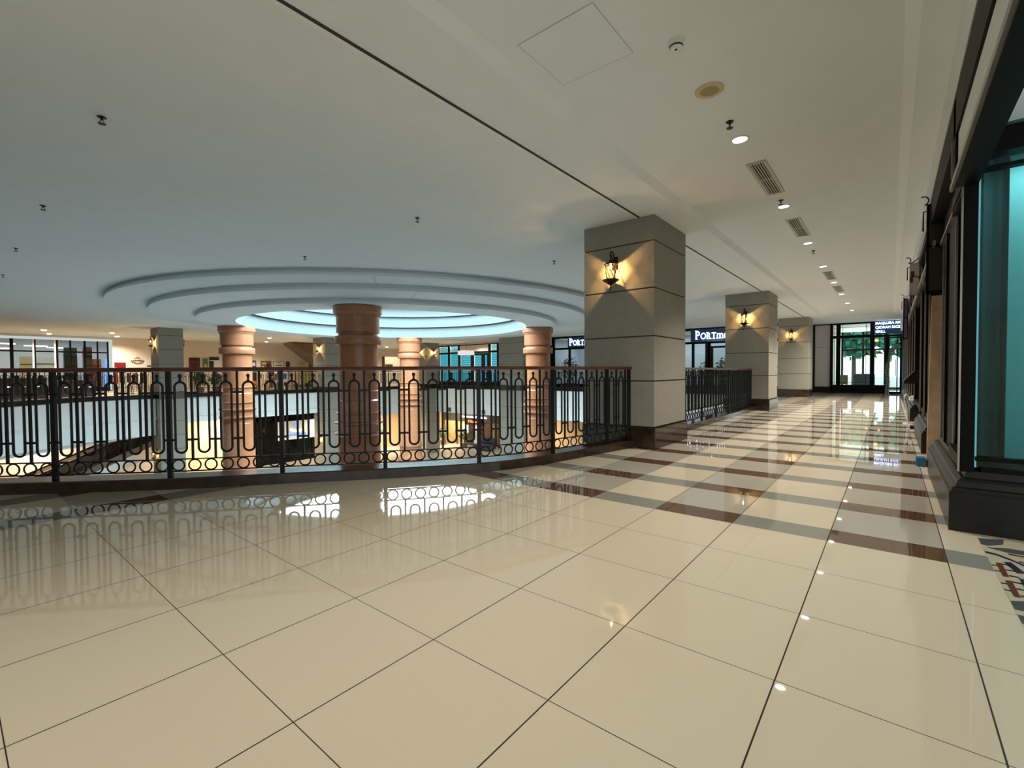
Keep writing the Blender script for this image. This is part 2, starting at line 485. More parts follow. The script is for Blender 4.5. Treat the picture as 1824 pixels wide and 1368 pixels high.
# underside of the upper slab
def under(*polys):
    b = nb()
    for q in polys: poly(b, q)
    obj('ceiling_lower', b, 'ceiling', kind='structure')
under([(-12, 28.95, -1.82), (7.85, 28.95, -1.82), (7.85, 50, -1.82), (-12, 50, -1.82)])
under([(16.7, 28.95, -1.82), (40, 28.95, -1.82), (40, 50, -1.82), (16.7, 50, -1.82)])
under([(7.85, 28.95, -1.32), (15.2, 28.95, -1.32), (15.2, 50, -1.32), (7.85, 50, -1.32)])
under([(24.95, -3, -1.82), (40, -3, -1.82), (40, 28.3, -1.82), (24.95, 28.3, -1.82)])
under([(-12, 22, -1.82), (-2, 22, -1.82), (6.67, 28.3, -1.82), (-12, 28.3, -1.82)])
under([(-12, -3, -1.82), (24.25, -3, -1.82), (24.25, 2.68, -1.82), (-12, 2.68, -1.82)])

# ------------------------------------------------------------------ square stone pillars
def pillar(label, x0, x1, y0, y1, top=CZ, low=LF, base=True):
    t = thing('stone_pillar', label, 'pillar', ((x0 + x1) / 2, (y0 + y1) / 2, 0), kind='thing', group='square pillars around the well')
    hx, hy = (x1 - x0) / 2, (y1 - y0) / 2
    b = nb(); zs = [low, -2.5, -1.8, -1.1, -.02, .32, 1.01, 1.68, 2.39, 3.08, top]
    g = .010
    for a, c in zip(zs, zs[1:]):
        bx(b, -hx, hx, -hy, hy, a + (g if a > low else 0), c - (g if c < top else 0))
    obj('shaft', b, 'pillar_stone', t)
    b = nb(); bx(b, -hx + .012, hx - .012, -hy + .012, hy - .012, low + .01, top - .01); obj('joint_core', b, 'groove', t)
    if base:
        b = nb(); bx(b, -hx - .03, hx + .03, -hy - .03, hy + .03, 0, .31); obj('marble_base', b, 'dark_marble', t, bevel=.008)
    return t
pillar('large square stone pillar nearest the camera, with a lit lantern, ending the curved railing', 6.66, 8.0, 2.71, 3.88)
pillar('second square stone pillar along the corridor, where the straight railing ends', 15.1, 16.4, 2.74, 3.92)
pillar('third and palest square pillar along the corridor, in front of the end wall', 23.6, 24.9, 2.76, 3.92)
pillar('grey square pillar across the well at left, between the poster wall and a lit lantern', 6.76, 7.78, 27.4, 28.7)
pillar('grey square pillar across the well, half hidden behind the front round column', 15.3, 16.6, 27.4, 28.9)
pillar('pale far pillar with two lit lanterns between the back round column and the teal window', 23.2, 24.55, 27.2, 28.3)
pillar('broad dark grey pillar beside the right round column, next to the teal window', 23.57, 24.9, 18.2, 20.2)
pillar('grey pillar edge just left of the large near pillar, beside the cut-off lit sign', 23.57, 24.9, 12.3, 13.75)

# ------------------------------------------------------------------ round copper-coloured columns
CAPZ = [(.50, LF), (.50, -3.45), (.62, -3.45), (.62, -3.2), (.54, -3.12), (.54, -2.75), (.60, -2.7), (.60, -2.6), (.52, -2.52), (.52, -.78)]
def column(label, x, y):
    t = thing('round_column', label, 'column', (x, y, 0), kind='thing', group='round columns under the rotunda ring')
    b = nb(); lathe(b, [(.62, LF), (.62, -3.5), (.66, -3.45), (.66, -3.3), (.58, -3.2), (.56, -2.75), (.60, -2.7), (.60, -2.6), (.56, -2.52), (.56, -.75)], 48); obj('pedestal', b, 'copper_stone', t, smooth=True)
    b = nb(); lathe(b, [(.56, -.75), (.545, -.72), (.545, -.10), (.545, .40), (.51, .44), (.51, 1.92), (.51, 1.94)], 48); obj('shaft', b, 'copper_stone', t, smooth=True)
    for z, r, h in ((-.50, .66, .09), (-.20, .66, .09), (.06, .60, .05), (.64, .56, .04)):
        b = nb(); lathe(b, [(.50, z - h * .9), (r - .05, z - h * .5), (r, z), (r, z + .03), (.50, z + .05)], 48); obj('ring_moulding', b, 'copper_stone', t, smooth=True)
    b = nb(); lathe(b, [(.50, 1.94), (.615, 1.94), (.62, 1.95), (.62, 2.165), (.615, 2.175), (.55, 2.185), (.52, 2.20), (.52, 2.275)], 48); obj('collar', b, 'copper_stone', t, smooth=True)
    b = nb(); lathe(b, [(.50, 2.27), (.575, 2.27), (.575, 2.71), (.595, 2.715), (.60, 2.745), (.628, 2.80), (.645, 2.81), (.645, 2.975), (.63, 2.99), (.01, 2.995)], 48); obj('capital', b, 'copper_stone', t, smooth=True)
column('front round copper-coloured column, widest of the four, in the middle of the railing', 7.4, 11.5)
column('left round copper-coloured column, right of the grey pillar with the unlit lantern', 7.4, 19.8)
column('right round copper-coloured column, between the dark grey pillar and the cut-off lit sign', 15.9, 11.5)
column('back round copper-coloured column, thinnest of the four, beside the twin lanterns', 15.8, 19.8)

# ------------------------------------------------------------------ railings
def seg_lengths(p):
    L = [0]
    for a, c in zip(p, p[1:]): L.append(L[-1] + math.dist(a, c))
    return L
def at_s(p, L, s):
    s = min(max(s, 0), L[-1])
    for i in range(len(p) - 1):
        if s <= L[i + 1] + 1e-9:
            k = (s - L[i]) / max(1e-9, L[i + 1] - L[i]); a, c = p[i], p[i + 1]
            return (a[0] + (c[0] - a[0]) * k, a[1] + (c[1] - a[1]) * k), math.atan2(c[1] - a[1], c[0] - a[0])
PROTO = {}
def proto(key, bm, mat='iron', smooth=False):
    bmesh.ops.recalc_face_normals(bm, faces=bm.faces)
    me = bpy.data.meshes.new(key); bm.to_mesh(me); bm.free(); me.materials.append(M[mat])
    if smooth:
        for p in me.polygons: p.use_smooth = True
    PROTO[key] = me
def protos():
    b = nb(); bx(b, -.020, .020, -.020, .020, .10, 1.185); proto('post', b)
    b = nb(); bx(b, -.010, .010, -.010, .010, .275, 1.185); proto('bar', b)
    # stadium loop with stubs that tie it to the bars on both sides
    b = nb(); w = .052; z0, z1 = .345, 1.075; pts = []
    for k in range(13): a = PI * k / 12; pts.append((w * math.cos(a), 0, z1 - w + w * math.sin(a)))
    for k in range(13): a = PI + PI * k / 12; pts.append((w * math.cos(a), 0, z0 + w + w * math.sin(a)))
    tube(b, pts, .0115, 8, closed=True, flat_up=Vector((0, 1, 0)))
    for z in (.965, .48):
        for s in (-1, 1): bx(b, min(s * w, s * .098), max(s * w, s * .098), -.009, .009, z - .011, z + .011)
    proto('loop', b, smooth=False)
    b = nb(); lathe(b, [(.004, 1.07), (.018, 1.075), (.012, 1.095), (.010, 1.115), (.015, 1.125), (.019, 1.138), (.014, 1.152), (.003, 1.158)], 10); proto('finial', b, smooth=True)
    b = nb(); tube(b, [(.056 * math.cos(2 * PI * k / 20), 0, .2175 + .056 * math.sin(2 * PI * k / 20)) for k in range(20)], .0085, 6, closed=True, flat_up=Vector((0, 1, 0))); proto('circle', b, smooth=True)
protos()
def inst(key, name, parent, loc, rz):
    o = bpy.data.objects.new(name, PROTO[key]); COL.objects.link(o); o.parent = parent; o.location = loc; o.rotation_euler = (0, 0, rz)
    return o
def railing(label, path, first_from_end, bay=1.07, full=True, zb=0, end_overrun=0, rail_mat='handrail_wood'):
    """path runs along the rail; posts stand every bay counted back from the far end"""
    L = seg_lengths(path); tot = L[-1]
    t = thing('balcony_railing', label, 'railing', (path[0][0], path[0][1], zb))
    o0 = Vector((path[0][0], path[0][1], 0))
    loc = lambda s: (Vector((*at_s(path, L, s)[0], 0)) - o0)
    rel = [(x - o0.x, y - o0.y) for x, y in path]
    hp = list(rel)
    d = Vector((rel[-1][0] - rel[-2][0], rel[-1][1] - rel[-2][1])).normalized()
    if end_overrun: hp.append((rel[-1][0] + d.x * end_overrun, rel[-1][1] + d.y * end_overrun))
    b = nb(); sweep(b, hp, [(-.036, 1.188), (-.040, 1.205), (-.030, 1.226), (.030, 1.226), (.040, 1.205), (.036, 1.188), (.02, 1.183), (-.02, 1.183)]); obj('handrail', b, rail_mat, t)
    for z, nm in ((.28, 'upper_rail'), (.155, 'lower_rail')):
        b = nb(); sweep(b, rel, [(-.009, z - .006), (-.009, z + .006), (.009, z + .006), (.009, z - .006)]); obj('bottom_rail', b, 'iron', t)
    posts = []; s = tot - first_from_end
    while s > -1e-6: posts.append(s); s -= bay
    for s in posts: inst('post', 'post', t, loc(s), at_s(path, L, s)[1])
    if first_from_end > .3: inst('post', 'post', t, loc(tot - .03), at_s(path, L, tot)[1])
    p = bay / 10
    n = int(tot / p) + 2
    for k in range(-12, n):
        s = posts[0] - k * p
        if s < .05 or s > tot - .08: continue
        q = k % 10
        if q == 0: continue
        if q % 2 == 1:
            o = inst('loop', 'loop', t, loc(s), at_s(path, L, s)[1])
            if full: f = bpy.data.objects.new('finial', PROTO['finial']); COL.objects.link(f); f.parent = o
        else: inst('bar', 'bar', t, loc(s), at_s(path, L, s)[1])
    if full:
        pc = bay / 7
        for k in range(-8, int(tot / pc) + 2):
            s = posts[0] - (k + .5) * pc
            if .06 < s < tot - .1: inst('circle', 'circle', t, loc(s), at_s(path, L, s)[1])
    return t
RP = [(x, y - .105 * max(0, min(1, (x - 4) / 2.4))) for x, y in offset(NEAR, .14) if x < 6.5]; RP.append((6.61, RP[-1][1] - .02))
railing('black wrought iron railing with brown handrail curving along the near edge of the well', RP, .56, end_overrun=.0)
railing('straight black iron railing between the large near pillar and the second pillar', [(8.04, 3.17), (15.06, 3.19)], .35)
railing('black iron railing across the well at far left, in front of the lit shop window', [(x, y) for x, y in offset(FARC_IN, .15)][::-1][::-1], .5, full=False, zb=.1)
railing('black iron railing across the well in front of the poster wall', [(7.83, 28.4), (15.25, 28.4)], .3, full=False, zb=.1)
railing('black iron railing across the well between the front and back round columns', [(16.65, 28.4), (23.15, 28.4)], .3, full=False, zb=.1)
railing('black iron railing across the well in front of the teal window', [(24.35, 27.14), (24.35, 20.26)], .3, full=False, zb=.1)
railing('black iron railing across the well below the cut-off lit sign', [(24.35, 18.14), (24.35, 13.81)], .3, full=False, zb=.1)
railing('black iron railing across the well behind the straight railing, below the full lit sign', [(24.35, 12.24), (24.35, 4.0)], .3, full=False, zb=.1)
# ------------------------------------------------------------------ outer walls
def wallbox(name, boxes, mat='cream_wall'):
    b = nb()
    for q in boxes: bx(b, *q)
    return obj(name, b, mat, kind='structure')
wallbox('wall_far', [(-9, 2.1, 37.5, 37.7, 0, 3.5), (6.85, 26.6, 37.5, 37.7, 0, 3.5), (2.1, 6.85, 37.5, 37.7, 3.33, 3.5), (2.1, 6.85, 37.5, 37.7, 0, .25),
                     (26.6, 29, 37.5, 37.7, 2.75, 3.5), (26.4, 33.2, 40.5, 40.7, 0, 3.5), (26.4, 26.6, 37.7, 40.5, 0, 3.5), (33, 33.2, 37.0, 40.5, 0, 3.5), (29.2, 33.2, 37.5, 37.7, 2.75, 3.5), (29.2, 33.2, 33.2, 33.4, 0, 3.5)])
wallbox('wall_left', [(-9.2, -9, -3, 38, 0, 3.5)])
wallbox('wall_right', [(-9, 25.2, -.52, -.33, 3.085, CZ), (24.55, 29, -.52, -.33, 3.0, 3.53)], 'ceiling')
wallbox('wall_end', [(29, 29.2, 2.45, 3.18, .31, 3.53), (29, 29.2, 3.18, 4.4, 0, 3.75), (29, 29.2, 19.75, 25.0, 0, 3.75), (29, 29.2, 32.3, 33.2, 0, 3.75),
                     (29, 29.2, 33.2, 37.5, 2.75, 3.75), (29, 29.2, 4.4, 19.75, 3.72, 3.75), (29, 29.2, 25.0, 32.3, 3.58, 3.75)], 'white_panel')
b = nb()
for z in (2.32,): bx(b, 28.995, 29.01, 2.45, 3.18, z, z + .012)
obj('trim_11', b, 'vent_dark', kind='structure')
b = nb(); bx(b, 28.93, 29.0, 2.45, 3.3, 0, .31); bx(b, 28.96, 29.02, 3.1, 3.2, .31, 3.53); bx(b, 28.97, 29.02, 2.45, 3.2, 3.47, 3.53); obj('baseboard_end', b, 'black_stone', kind='structure')
wallbox('wall_lower_far', [(-12, 40, 33, 33.2, LF, -1.32)], 'tan_wall')
wallbox('wall_lower_right', [(28.2, 28.4, -3, 33, LF, -1.82)], 'tan_wall')
wallbox('wall_lower_near', [(-12, 40, -3.2, -3, LF, -1.82)], 'tan_wall')
wallbox('wall_lower_left', [(-12, -11.8, -3, 33, LF, -1.82)], 'tan_wall')

# ------------------------------------------------------------------ glazed shop fronts: frame of bars plus panes
def front_x(name, label, x, bars_y, bars_z, boxes, panes, pane_mat, kind='structure', cat=None, pane_label=None):
    """front lying in the plane x; bars_y = (y, half width, z0, z1), bars_z = (z, half height, y0, y1)"""
    t = thing(name, label, cat or 'window', (x, 0, 0), kind=kind)
    b = nb()
    for y, h, z0, z1 in bars_y: bx(b, -.06, .06, y - h, y + h, z0, z1)
    for z, h, y0, y1 in bars_z: bx(b, -.05, .05, y0, y1, z - h, z + h)
    for q in boxes: bx(b, q[0] - x, q[1] - x, *q[2:])
    obj('frame', b, 'black_frame', t)
    for y0, y1, z0, z1 in panes:
        b = nb(); bx(b, -.006, .006, y0, y1, z0, z1); obj('pane', b, pane_mat, t)
    return t

# shop at the end of the corridor
t = front_x('window_1', 'black framed glass shop front closing the end of the corridor', 29,
    [(2.385, .06, .31, 3.53), (2.10, .09, .31, 3.53), (.73, .09, .31, 3.53), (.17, .06, .31, 2.9), (-.40, .05, 0, 2.9), (-.56, .05, 0, 3.53)],
    [(2.83, .07, .68, 2.45), (3.49, .04, -.56, 2.45), (2.80, .05, -.56, .68), (.36, .05, .17, 2.45)],
    [(28.93, 29.07, .11, 2.45, 0, .31)],
    [(2.19, 2.33, .41, 2.76), (2.19, 2.33, 2.9, 3.45), (.82, 2.01, .41, 2.76), (.82, 2.01, 2.9, 3.45), (.23, .64, .41, 2.75)], 'clear_glass')
b = nb()
for y in (1.93, .98, 2.26): bx(b, -.012, .012, y - .008, y + .008, .4, 3.45)
for z in (.52, 2.62, 3.05, 3.3): bx(b, -.012, .012, .82, 2.33, z - .007, z + .007)
obj('glazing_bar', b, 'black_frame', t)
d = front_x('door_1', 'glass double door of the end shop under the lit rice sign', 29, [(.09, .025, .0, 2.72), (-.22, .02, .0, 2.72), (-.34, .02, 0, 2.72)], [(2.70, .03, -.35, .11), (.05, .05, -.35, .11)], [],
    [(-.20, .065, .1, 2.67), (-.32, -.24, .1, 2.67)], 'clear_glass')
b = nb()
for y in (-.16,): tube(b, [(-.10, y, .85), (-.10, y, 1.65)], .015, 8)
for z in (.9, 1.6): tube(b, [(-.10, -.16, z), (0, -.16, z)], .01, 6)
obj('handle', b, 'steel_trim', d)
sg = thing('shop_sign', 'dark sign with three rows of glowing white letters over the end shop door', 'sign', (28.93, .09, 0))
b = nb(); bx(b, 0, .05, -.58, .58, 2.88, 3.58); obj('sign_board', b, 'navy_sign', sg)
for i, (s, w) in enumerate((('MAQLUBA RICE', 1), ('QIDRAH RICE', 1), ('GRILL', 1))):
    text_mesh(s, .165, .010, 'lettering', 'sign_glow', sg, (-.02, .53, 3.36 - .20 * i), (PI / 2, 0, -PI / 2), bold=.0015, sx=.92)

# interior of the end shop and daylight terrace behind it
wallbox('wall_cafe', [(29.2, 36, 2.45, 2.65, 0, 3.5), (29.2, 36, -3.2, -3, 0, 3.5)], 'white_panel')
b = nb(); poly(b, [(29.2, -3, 3.5), (36, -3, 3.5), (36, 2.5, 3.5), (29.2, 2.5, 3.5)]); obj('ceiling_cafe', b, 'white_paint', kind='structure')
t = front_x('window_2', 'far glazing of the end shop towards daylight', 36, [(y, .05, 0, 3.5) for y in (2.4, 1.35, .3, -.75, -1.8, -2.9)], [(2.4, .05, -3, 2.45), (.05, .05, -3, 2.45)], [], [(-3, 2.45, .1, 2.35)], 'clear_glass')
b = nb(); poly(b, [(37, -40, -.3), (120, -40, -.3), (120, 40, -.3), (37, 40, -.3)]); obj('ground', b, 'asphalt', kind='structure')
def leafy(bm, c, r, n, s, sc=(1, 1, 1)):
    rnd = random.Random(int(c[0] * 100 + c[1] * 37 + n))
    for _ in range(n):
        v = Vector((rnd.gauss(0, 1), rnd.gauss(0, 1), rnd.gauss(0, 1))).normalized() * (r * rnd.uniform(.45, 1))
        p = Vector(c) + Vector((v.x * sc[0], v.y * sc[1], v.z * sc[2]))
        a = Vector((rnd.uniform(-1, 1), rnd.uniform(-1, 1), rnd.uniform(-.6, .6))).normalized() * s
        e = a.cross(Vector((rnd.uniform(-1, 1), rnd.uniform(-1, 1), rnd.uniform(-1, 1)))).normalized() * s * .5
        poly(bm, [p - a, p + e, p + a, p - e])
for i, (x, y, z, r, lb) in enumerate(((44, 2.2, 4.6, 2.6, 'leafy green tree outside behind the widest pane of the end shop'), (48, -1.6, 4.6, 2.7, 'leafy green tree outside behind the end shop door'), (53, 6.6, 5.0, 3.2, 'leafy green tree outside at the left of the end shop glazing'))):
    t = thing('tree', lb, 'tree', (x, y, -.3), group='trees outside the end shop')
    b = nb(); leafy(b, (0, 0, z), r, 1500, .34, (1, 1, .9)); obj('foliage', b, 'tree_leaf', t)
    b = nb(); tube(b, [(0, 0, 0), (.05, .02, z * .6), (0, 0, z)], [.16, .12, .06], 8); obj('trunk', b, 'brown_wood', t)
def pendant(lb, x, y, ztop, zl, r, mat):
    t = thing('pendant_lamp', lb, 'lamp', (x, y, 0))
    b = nb(); tube(b, [(0, 0, zl), (0, 0, ztop)], .012, 6); obj('cord', b, 'black_frame', t)
    b = nb(); lathe(b, [(.03, zl + r * .9), (r * .4, zl + r * .6), (r, zl)], 20); obj('lamp_shade', b, mat, t, smooth=True)
    b = nb(); ball(b, (0, 0, zl), r * .35); obj('bulb', b, 'amber_glow', t)
    return t
pendant('dark cone pendant lamp inside the end shop behind the widest pane', 30.6, 1.0, 3.5, 1.92, .16, 'black_frame')
pendant('red cone pendant lamp inside the end shop behind the narrow pane by the door', 30.6, .47, 3.5, 1.98, .16, 'maroon')
pendant('small glowing amber lamp inside the end shop under its transom', 30.2, .6, 3.5, 2.62, .12, 'amber_glow')
t = thing('sofa', 'dark grey sofa inside the end shop behind the widest pane', 'sofa', (30.3, 1.1, 0))
b = nb(); bx(b, -.3, .3, -.45, .45, .1, .45); obj('seat', b, 'sofa', t, bevel=.04)
b = nb(); bx(b, .18, .36, -.45, .45, .4, .95); obj('backrest', b, 'sofa', t, bevel=.05)
t = thing('cafe_chair', 'pale wooden chair inside the end shop beside the sofa', 'chair', (29.75, 1.95, 0))
b = nb(); bx(b, -.2, .2, -.2, .2, .42, .47); obj('seat', b, 'olive_light', t)
b = nb(); bx(b, .17, .2, -.2, .2, .47, .9); obj('backrest', b, 'olive_light', t)
for sx in (-.17, .17):
    for sy in (-.17, .17):
        b = nb(); bx(b, sx - .015, sx + .015, sy - .015, sy + .015, 0, .42); obj('leg', b, 'olive_light', t)
# leafy arch at the door
t = thing('foliage_garland', 'grey green leafy garland curling over the left side of the end shop door', 'garland', (28.7, 0, 0))
gp = [(0, .16, 0), (0, .12, .6), (0, .16, 1.1), (.0, .08, 1.6), (.0, .06, 1.95), (0, -.1, 2.15), (0, -.3, 2.3)]
b = nb(); tube(b, gp, .025, 6); obj('stem', b, 'brown_wood', t)
b = nb()
for i in range(len(gp) - 1):
    for k in range(4):
        q = Vector(gp[i]).lerp(Vector(gp[i + 1]), k / 4); leafy(b, q, .10, 26, .05)
obj('foliage', b, 'pale_leaf', t)

# shop with the two lit name signs, wall across the well at right
ys = [4.4, 5.6, 6.85, 8.4, 9.35, 10.7, 12.0, 13.3, 14.6, 15.6, 16.78, 18.13, 19.5]
t = front_x('window_3', 'black framed shop front under the lit name signs across the well', 29,
    [(y, .07, .3, 3.72) for y in ys] + [(8.5, .13, 0, 3.0), (7.15, .12, 0, 3.0), (19.68, .12, 0, 3.72)], [(2.86, .07, 4.4, 19.7), (3.66, .06, 4.4, 19.7), (.15, .15, 4.4, 19.7)],
    [], [(a + .07, c - .07, .3, z1) for a, c in zip(ys, ys[1:]) for z1 in (2.79,)] + [(a + .07, c - .07, 2.93, 3.6) for a, c in zip(ys, ys[1:])], 'clear_glass')
d = front_x('door_2', 'dark framed glass door under the full lit name sign', 28.98, [(8.28, .09, 0, 2.62), (7.28, .09, 0, 2.62)], [(2.57, .06, 7.2, 8.36), (.15, .15, 7.2, 8.36)], [], [(7.37, 8.19, .3, 2.51)], 'clear_glass')
b = nb()
for y in (7.33, 7.12): tube(b, [(-.12, y, 1.45), (-.12, y, 1.75)], .02, 6)
obj('handle', b, 'steel_trim', d)
wallbox('wall_shop_interior', [(33, 33.2, 3.9, 20, 0, 3.7), (29.2, 33, 3.8, 4.0, 0, 3.7), (29.2, 33, 19.8, 20, 0, 3.7)], 'sign_white')
b = nb(); poly(b, [(29.1, 4, 3.71), (33, 4, 3.71), (33, 19.8, 3.71), (29.1, 19.8, 3.71)]); obj('ceiling_shop', b, 'white_paint', kind='structure')
def name_sign(lb, yc, w, y_text):
    s = thing('shop_sign', lb, 'sign', (28.86, yc, 0))
    b = nb(); bx(b, 0, .06, -w / 2, w / 2, 2.90, 3.66); obj('sign_board', b, 'navy_sign', s)
    # first letter tall, next three small capitals, the rest lower case, all with slab serifs
    y = y_text - yc; bb = nb(); K = .77
    for ch, sz in (('P', .70), ('O', .54), ('R', .54), ('T', .54), ('m', .66), ('e', .66), ('i', .66), ('r', .66), ('i', .66), ('o', .66), ('n', .66)):
        o = text_mesh(ch, sz, .015, 'lettering', 'sign_glow', None, bold=.002)
        me = o.data; xs_ = [v.co.x for v in me.vertices]; x0, x1 = min(xs_), max(xs_); wd = (x1 - x0) * K
        tmp = nb(); tmp.from_mesh(me); off = y
        vm = {v: bb.verts.new((-.03 - v.co.z, off - (v.co.x - x0) * K, 3.06 + v.co.y)) for v in tmp.verts}
        for f_ in tmp.faces:
            try: bb.faces.new([vm[v] for v in f_.verts])
            except ValueError: pass
        tmp.free(); bpy.data.objects.remove(o)
        if ch in 'PRTirmn':
            feet = {'P': [.05], 'R': [.04, wd - .03], 'T': [wd / 2], 'i': [.03], 'r': [.03], 'm': [.03, wd / 2, wd - .03], 'n': [.03, wd - .03]}[ch]
            for q in feet: bx(bb, -.045, -.015, y - q - .065, y - q + .065, 3.055, 3.085)
            if ch in 'PR': bx(bb, -.045, -.015, y - .10, y + .03, 3.06 + sz * .70, 3.06 + sz * .735)
        y -= wd + .052
    obj('lettering', bb, 'sign_glow', s)
    return s
name_sign('lit white serif name sign on blue board seen between the first two corridor pillars', 7.45, 4.0, 9.15)
name_sign('glowing white serif name sign cut off by the grey pillar beside the right round column', 16.2, 4.0, 18.03)
def pot_plant(lb, x, y, z0, h, r, ph=.35, dens=260, leaf='leaf', s=.09):
    t = thing('potted_plant', lb, 'plant', (x, y, z0))
    b = nb(); lathe(b, [(.01, 0), (r * .45, 0), (r * .6, ph), (r * .5, ph), (.01, ph - .03)], 16); obj('pot', b, 'pot', t, smooth=True)
    b = nb(); tube(b, [(0, 0, ph - .03), (.02, .01, h * .7)], .02, 6); obj('stem', b, 'brown_wood', t)
    b = nb(); leafy(b, (0, 0, (h + ph) / 2 + .05), 1.0, dens, s, (r, r, (h - ph) / 2)); obj('foliage', b, leaf, t)
    return t
pot_plant('bushy green plant inside the shop window beside the right round column', 30.15, 18.85, 0, 2.3, .7, dens=480)
pot_plant('bushy green plant behind the glass door under the full lit name sign', 30.0, 7.75, 0, 2.0, .7, dens=460)
pot_plant('thin dark plant inside the shop window left of the glass door', 30.3, 9.0, 0, 1.9, .35, dens=120)

# teal window with blinds, right part of the end wall
ys = [25.06, 25.92, 26.6, 27.8, 29.5, 30.8, 32.2]
t = front_x('window_4', 'black framed window with glowing teal blinds across the well', 29,
    [(25.92, .10, 0, 3.58), (29.5, .10, 0, 3.58), (30.8, .08, 0, 3.58), (32.2, .10, 0, 3.58), (25.0, .08, 0, 3.58), (27.9, .16, 0, 2.9), (26.65, .16, 0, 2.7), (26.1, .08, 0, 2.7)],
    [(2.90, .07, 25.0, 32.3), (2.72, .08, 25.9, 28.1), (.2, .2, 25.0, 32.3), (1.4, .08, 25.9, 27.9), (3.55, .035, 25, 32.3)], [],
    [(25.1, 25.85, .4, 2.83), (28.05, 29.4, .4, 2.83), (29.6, 30.7, .4, 2.83), (30.9, 32.1, .4, 2.83), (26.8, 27.75, 1.45, 2.65), (26.18, 26.5, 1.45, 2.65), (26.8, 27.75, .4, 1.3), (26.18, 26.5, .4, 1.3), (25.1, 25.85, 2.97, 3.5), (29.6, 30.7, 2.97, 3.5), (30.9, 32.1, 2.97, 3.5)], 'clear_glass')
b = nb(); bx(b, -.03, .03, 26.02, 29.4, 2.97, 3.52); obj('header_panel', b, 'white_panel', t)
b = nb()
for y0, y1 in ((25.1, 25.85), (28.05, 29.4), (29.6, 30.7), (30.9, 32.1), (26.18, 27.75)):
    z = .4
    while z < 2.84:
        bx(b, .14, .15, y0, y1, z, z + .185); z += .195
obj('blind', b, 'blind_glow', t)
b = nb()
for y0, y1 in ((25.1, 25.85), (29.6, 30.7), (30.9, 32.1)):
    z = 2.97
    while z < 3.48:
        bx(b, .14, .15, y0, y1, z, z + .085); z += .10
obj('blind', b, 'pale_teal_glow', t)
t = thing('drum_pendant_lamp', 'white drum pendant lamp hanging in front of the teal window', 'lamp', (26.0, 25.7, 0))
b = nb(); tube(b, [(0, 0, 2.82), (0, 0, 3.75)], .012, 6); obj('cord', b, 'black_frame', t)
b = nb(); lathe(b, [(.01, 2.86), (.62, 2.86), (.64, 2.84), (.64, 2.56), (.62, 2.54), (.01, 2.54)], 32); obj('lamp_shade', b, 'pendant_glow', t, smooth=True)

# lit stair lobby in the far corner
b = nb(); bx(b, 26.62, 26.85, 37.35, 37.5, 0, 2.75); obj('trim_12', b, 'brown_wood', kind='structure')
t = thing('picture', 'small dark framed picture on the lobby wall left of the back round column', 'picture', (29.6, 40.45, 0))
b = nb(); bx(b, -.45, .45, -.03, .03, 1.45, 2.1); obj('frame', b, 'print_brown', t)
b = nb(); bx(b, -.38, .38, -.035, -.02, 1.52, 2.03); obj('canvas', b, 'print_black', t)
# stair flight seen from below
t = thing('staircase', 'brown stair flight climbing into the ceiling behind the half hidden grey pillar', 'stairs', (16.4, 34, 0))
b = nb()
n = 22; run, rise = 5.2 / n, 3.9 / n
pts = [(5.4, 0), (5.4, .02)]
pr = [(0.0, 3.72), (5.4, -.25 + .26)]
low = [(0.0, 3.44), (4.9, 0.01)]
st = [(5.2, 0.01)]
for k in range(n - 3): st += [(5.2 - k * run, (k + 1) * rise), (5.2 - (k + 1) * run, (k + 1) * rise)]
outline = [(4.75, .01)] + st + [(5.2 - (n - 3) * run, 3.44), (.05, 3.44)]
lo = [b.verts.new((x, 0, z)) for x, z in outline]; hi = [b.verts.new((x, 1.6, z)) for x, z in outline]
b.faces.new(lo); b.faces.new(hi[::-1])
for i in range(len(lo)): b.faces.new((lo[i], lo[(i + 1) % len(lo)], hi[(i + 1) % len(lo)], hi[i]))
obj('flight', b, 'soffit_brown', t)
b = nb(); sl = [(0.0, 3.44), (4.70, .01), (5.2, .01), (5.2, 3.44)]
lo = [b.verts.new((x, -.08, z)) for x, z in sl]; hi = [b.verts.new((x, -.005, z)) for x, z in sl]
b.faces.new(lo); b.faces.new(hi[::-1])
for i in range(4): b.faces.new((lo[i], lo[(i + 1) % 4], hi[(i + 1) % 4], hi[i]))
obj('side_panel', b, 'soffit_brown', t)

# lit shop window at far left
t = thing('window_5', 'lit shop window with white surround at far left across the well', 'window', (0, 37.5, 0), kind='structure')
b = nb(); bx(b, 2.0, 6.88, -.06, .05, 3.22, 3.36); bx(b, 6.72, 6.88, -.06, .05, .25, 3.3); obj('surround', b, 'frame_painted_glow', t)  # emission stands in for light falling on the white surround
b = nb()
for x, w in ((2.62, .07), (3.52, .04), (4.42, .05), (4.99, .04), (5.62, .05), (6.2, .035), (6.68, .04)): bx(b, x - w, x + w, -.03, .05, .25, 3.24)
bx(b, 2.05, 6.75, -.025, .04, 2.50, 2.58); bx(b, 2.0, 6.8, -.02, .04, .2, .45)
obj('frame', b, 'black_frame', t)
b = nb()
for x in (3.47, 4.35): bx(b, x - .05, x + .02, -.035, -.005, .45, 3.22)
obj('mullion_cover', b, 'white_paint', t)
for a, c in zip((2.69, 3.56, 4.47, 5.03, 5.67, 6.23), (3.48, 4.37, 4.95, 5.57, 6.16, 6.64)):
    b = nb(); bx(b, a, c, .0, .01, .45, 3.2); obj('pane', b, 'clear_glass', t)
wallbox('wall_shop_far', [(0, 9, 43, 43.2, 0, 3.5), (0, .2, 37.7, 43, 0, 3.5), (8.8, 9, 37.7, 43, 0, 3.5)], 'fascia_white')
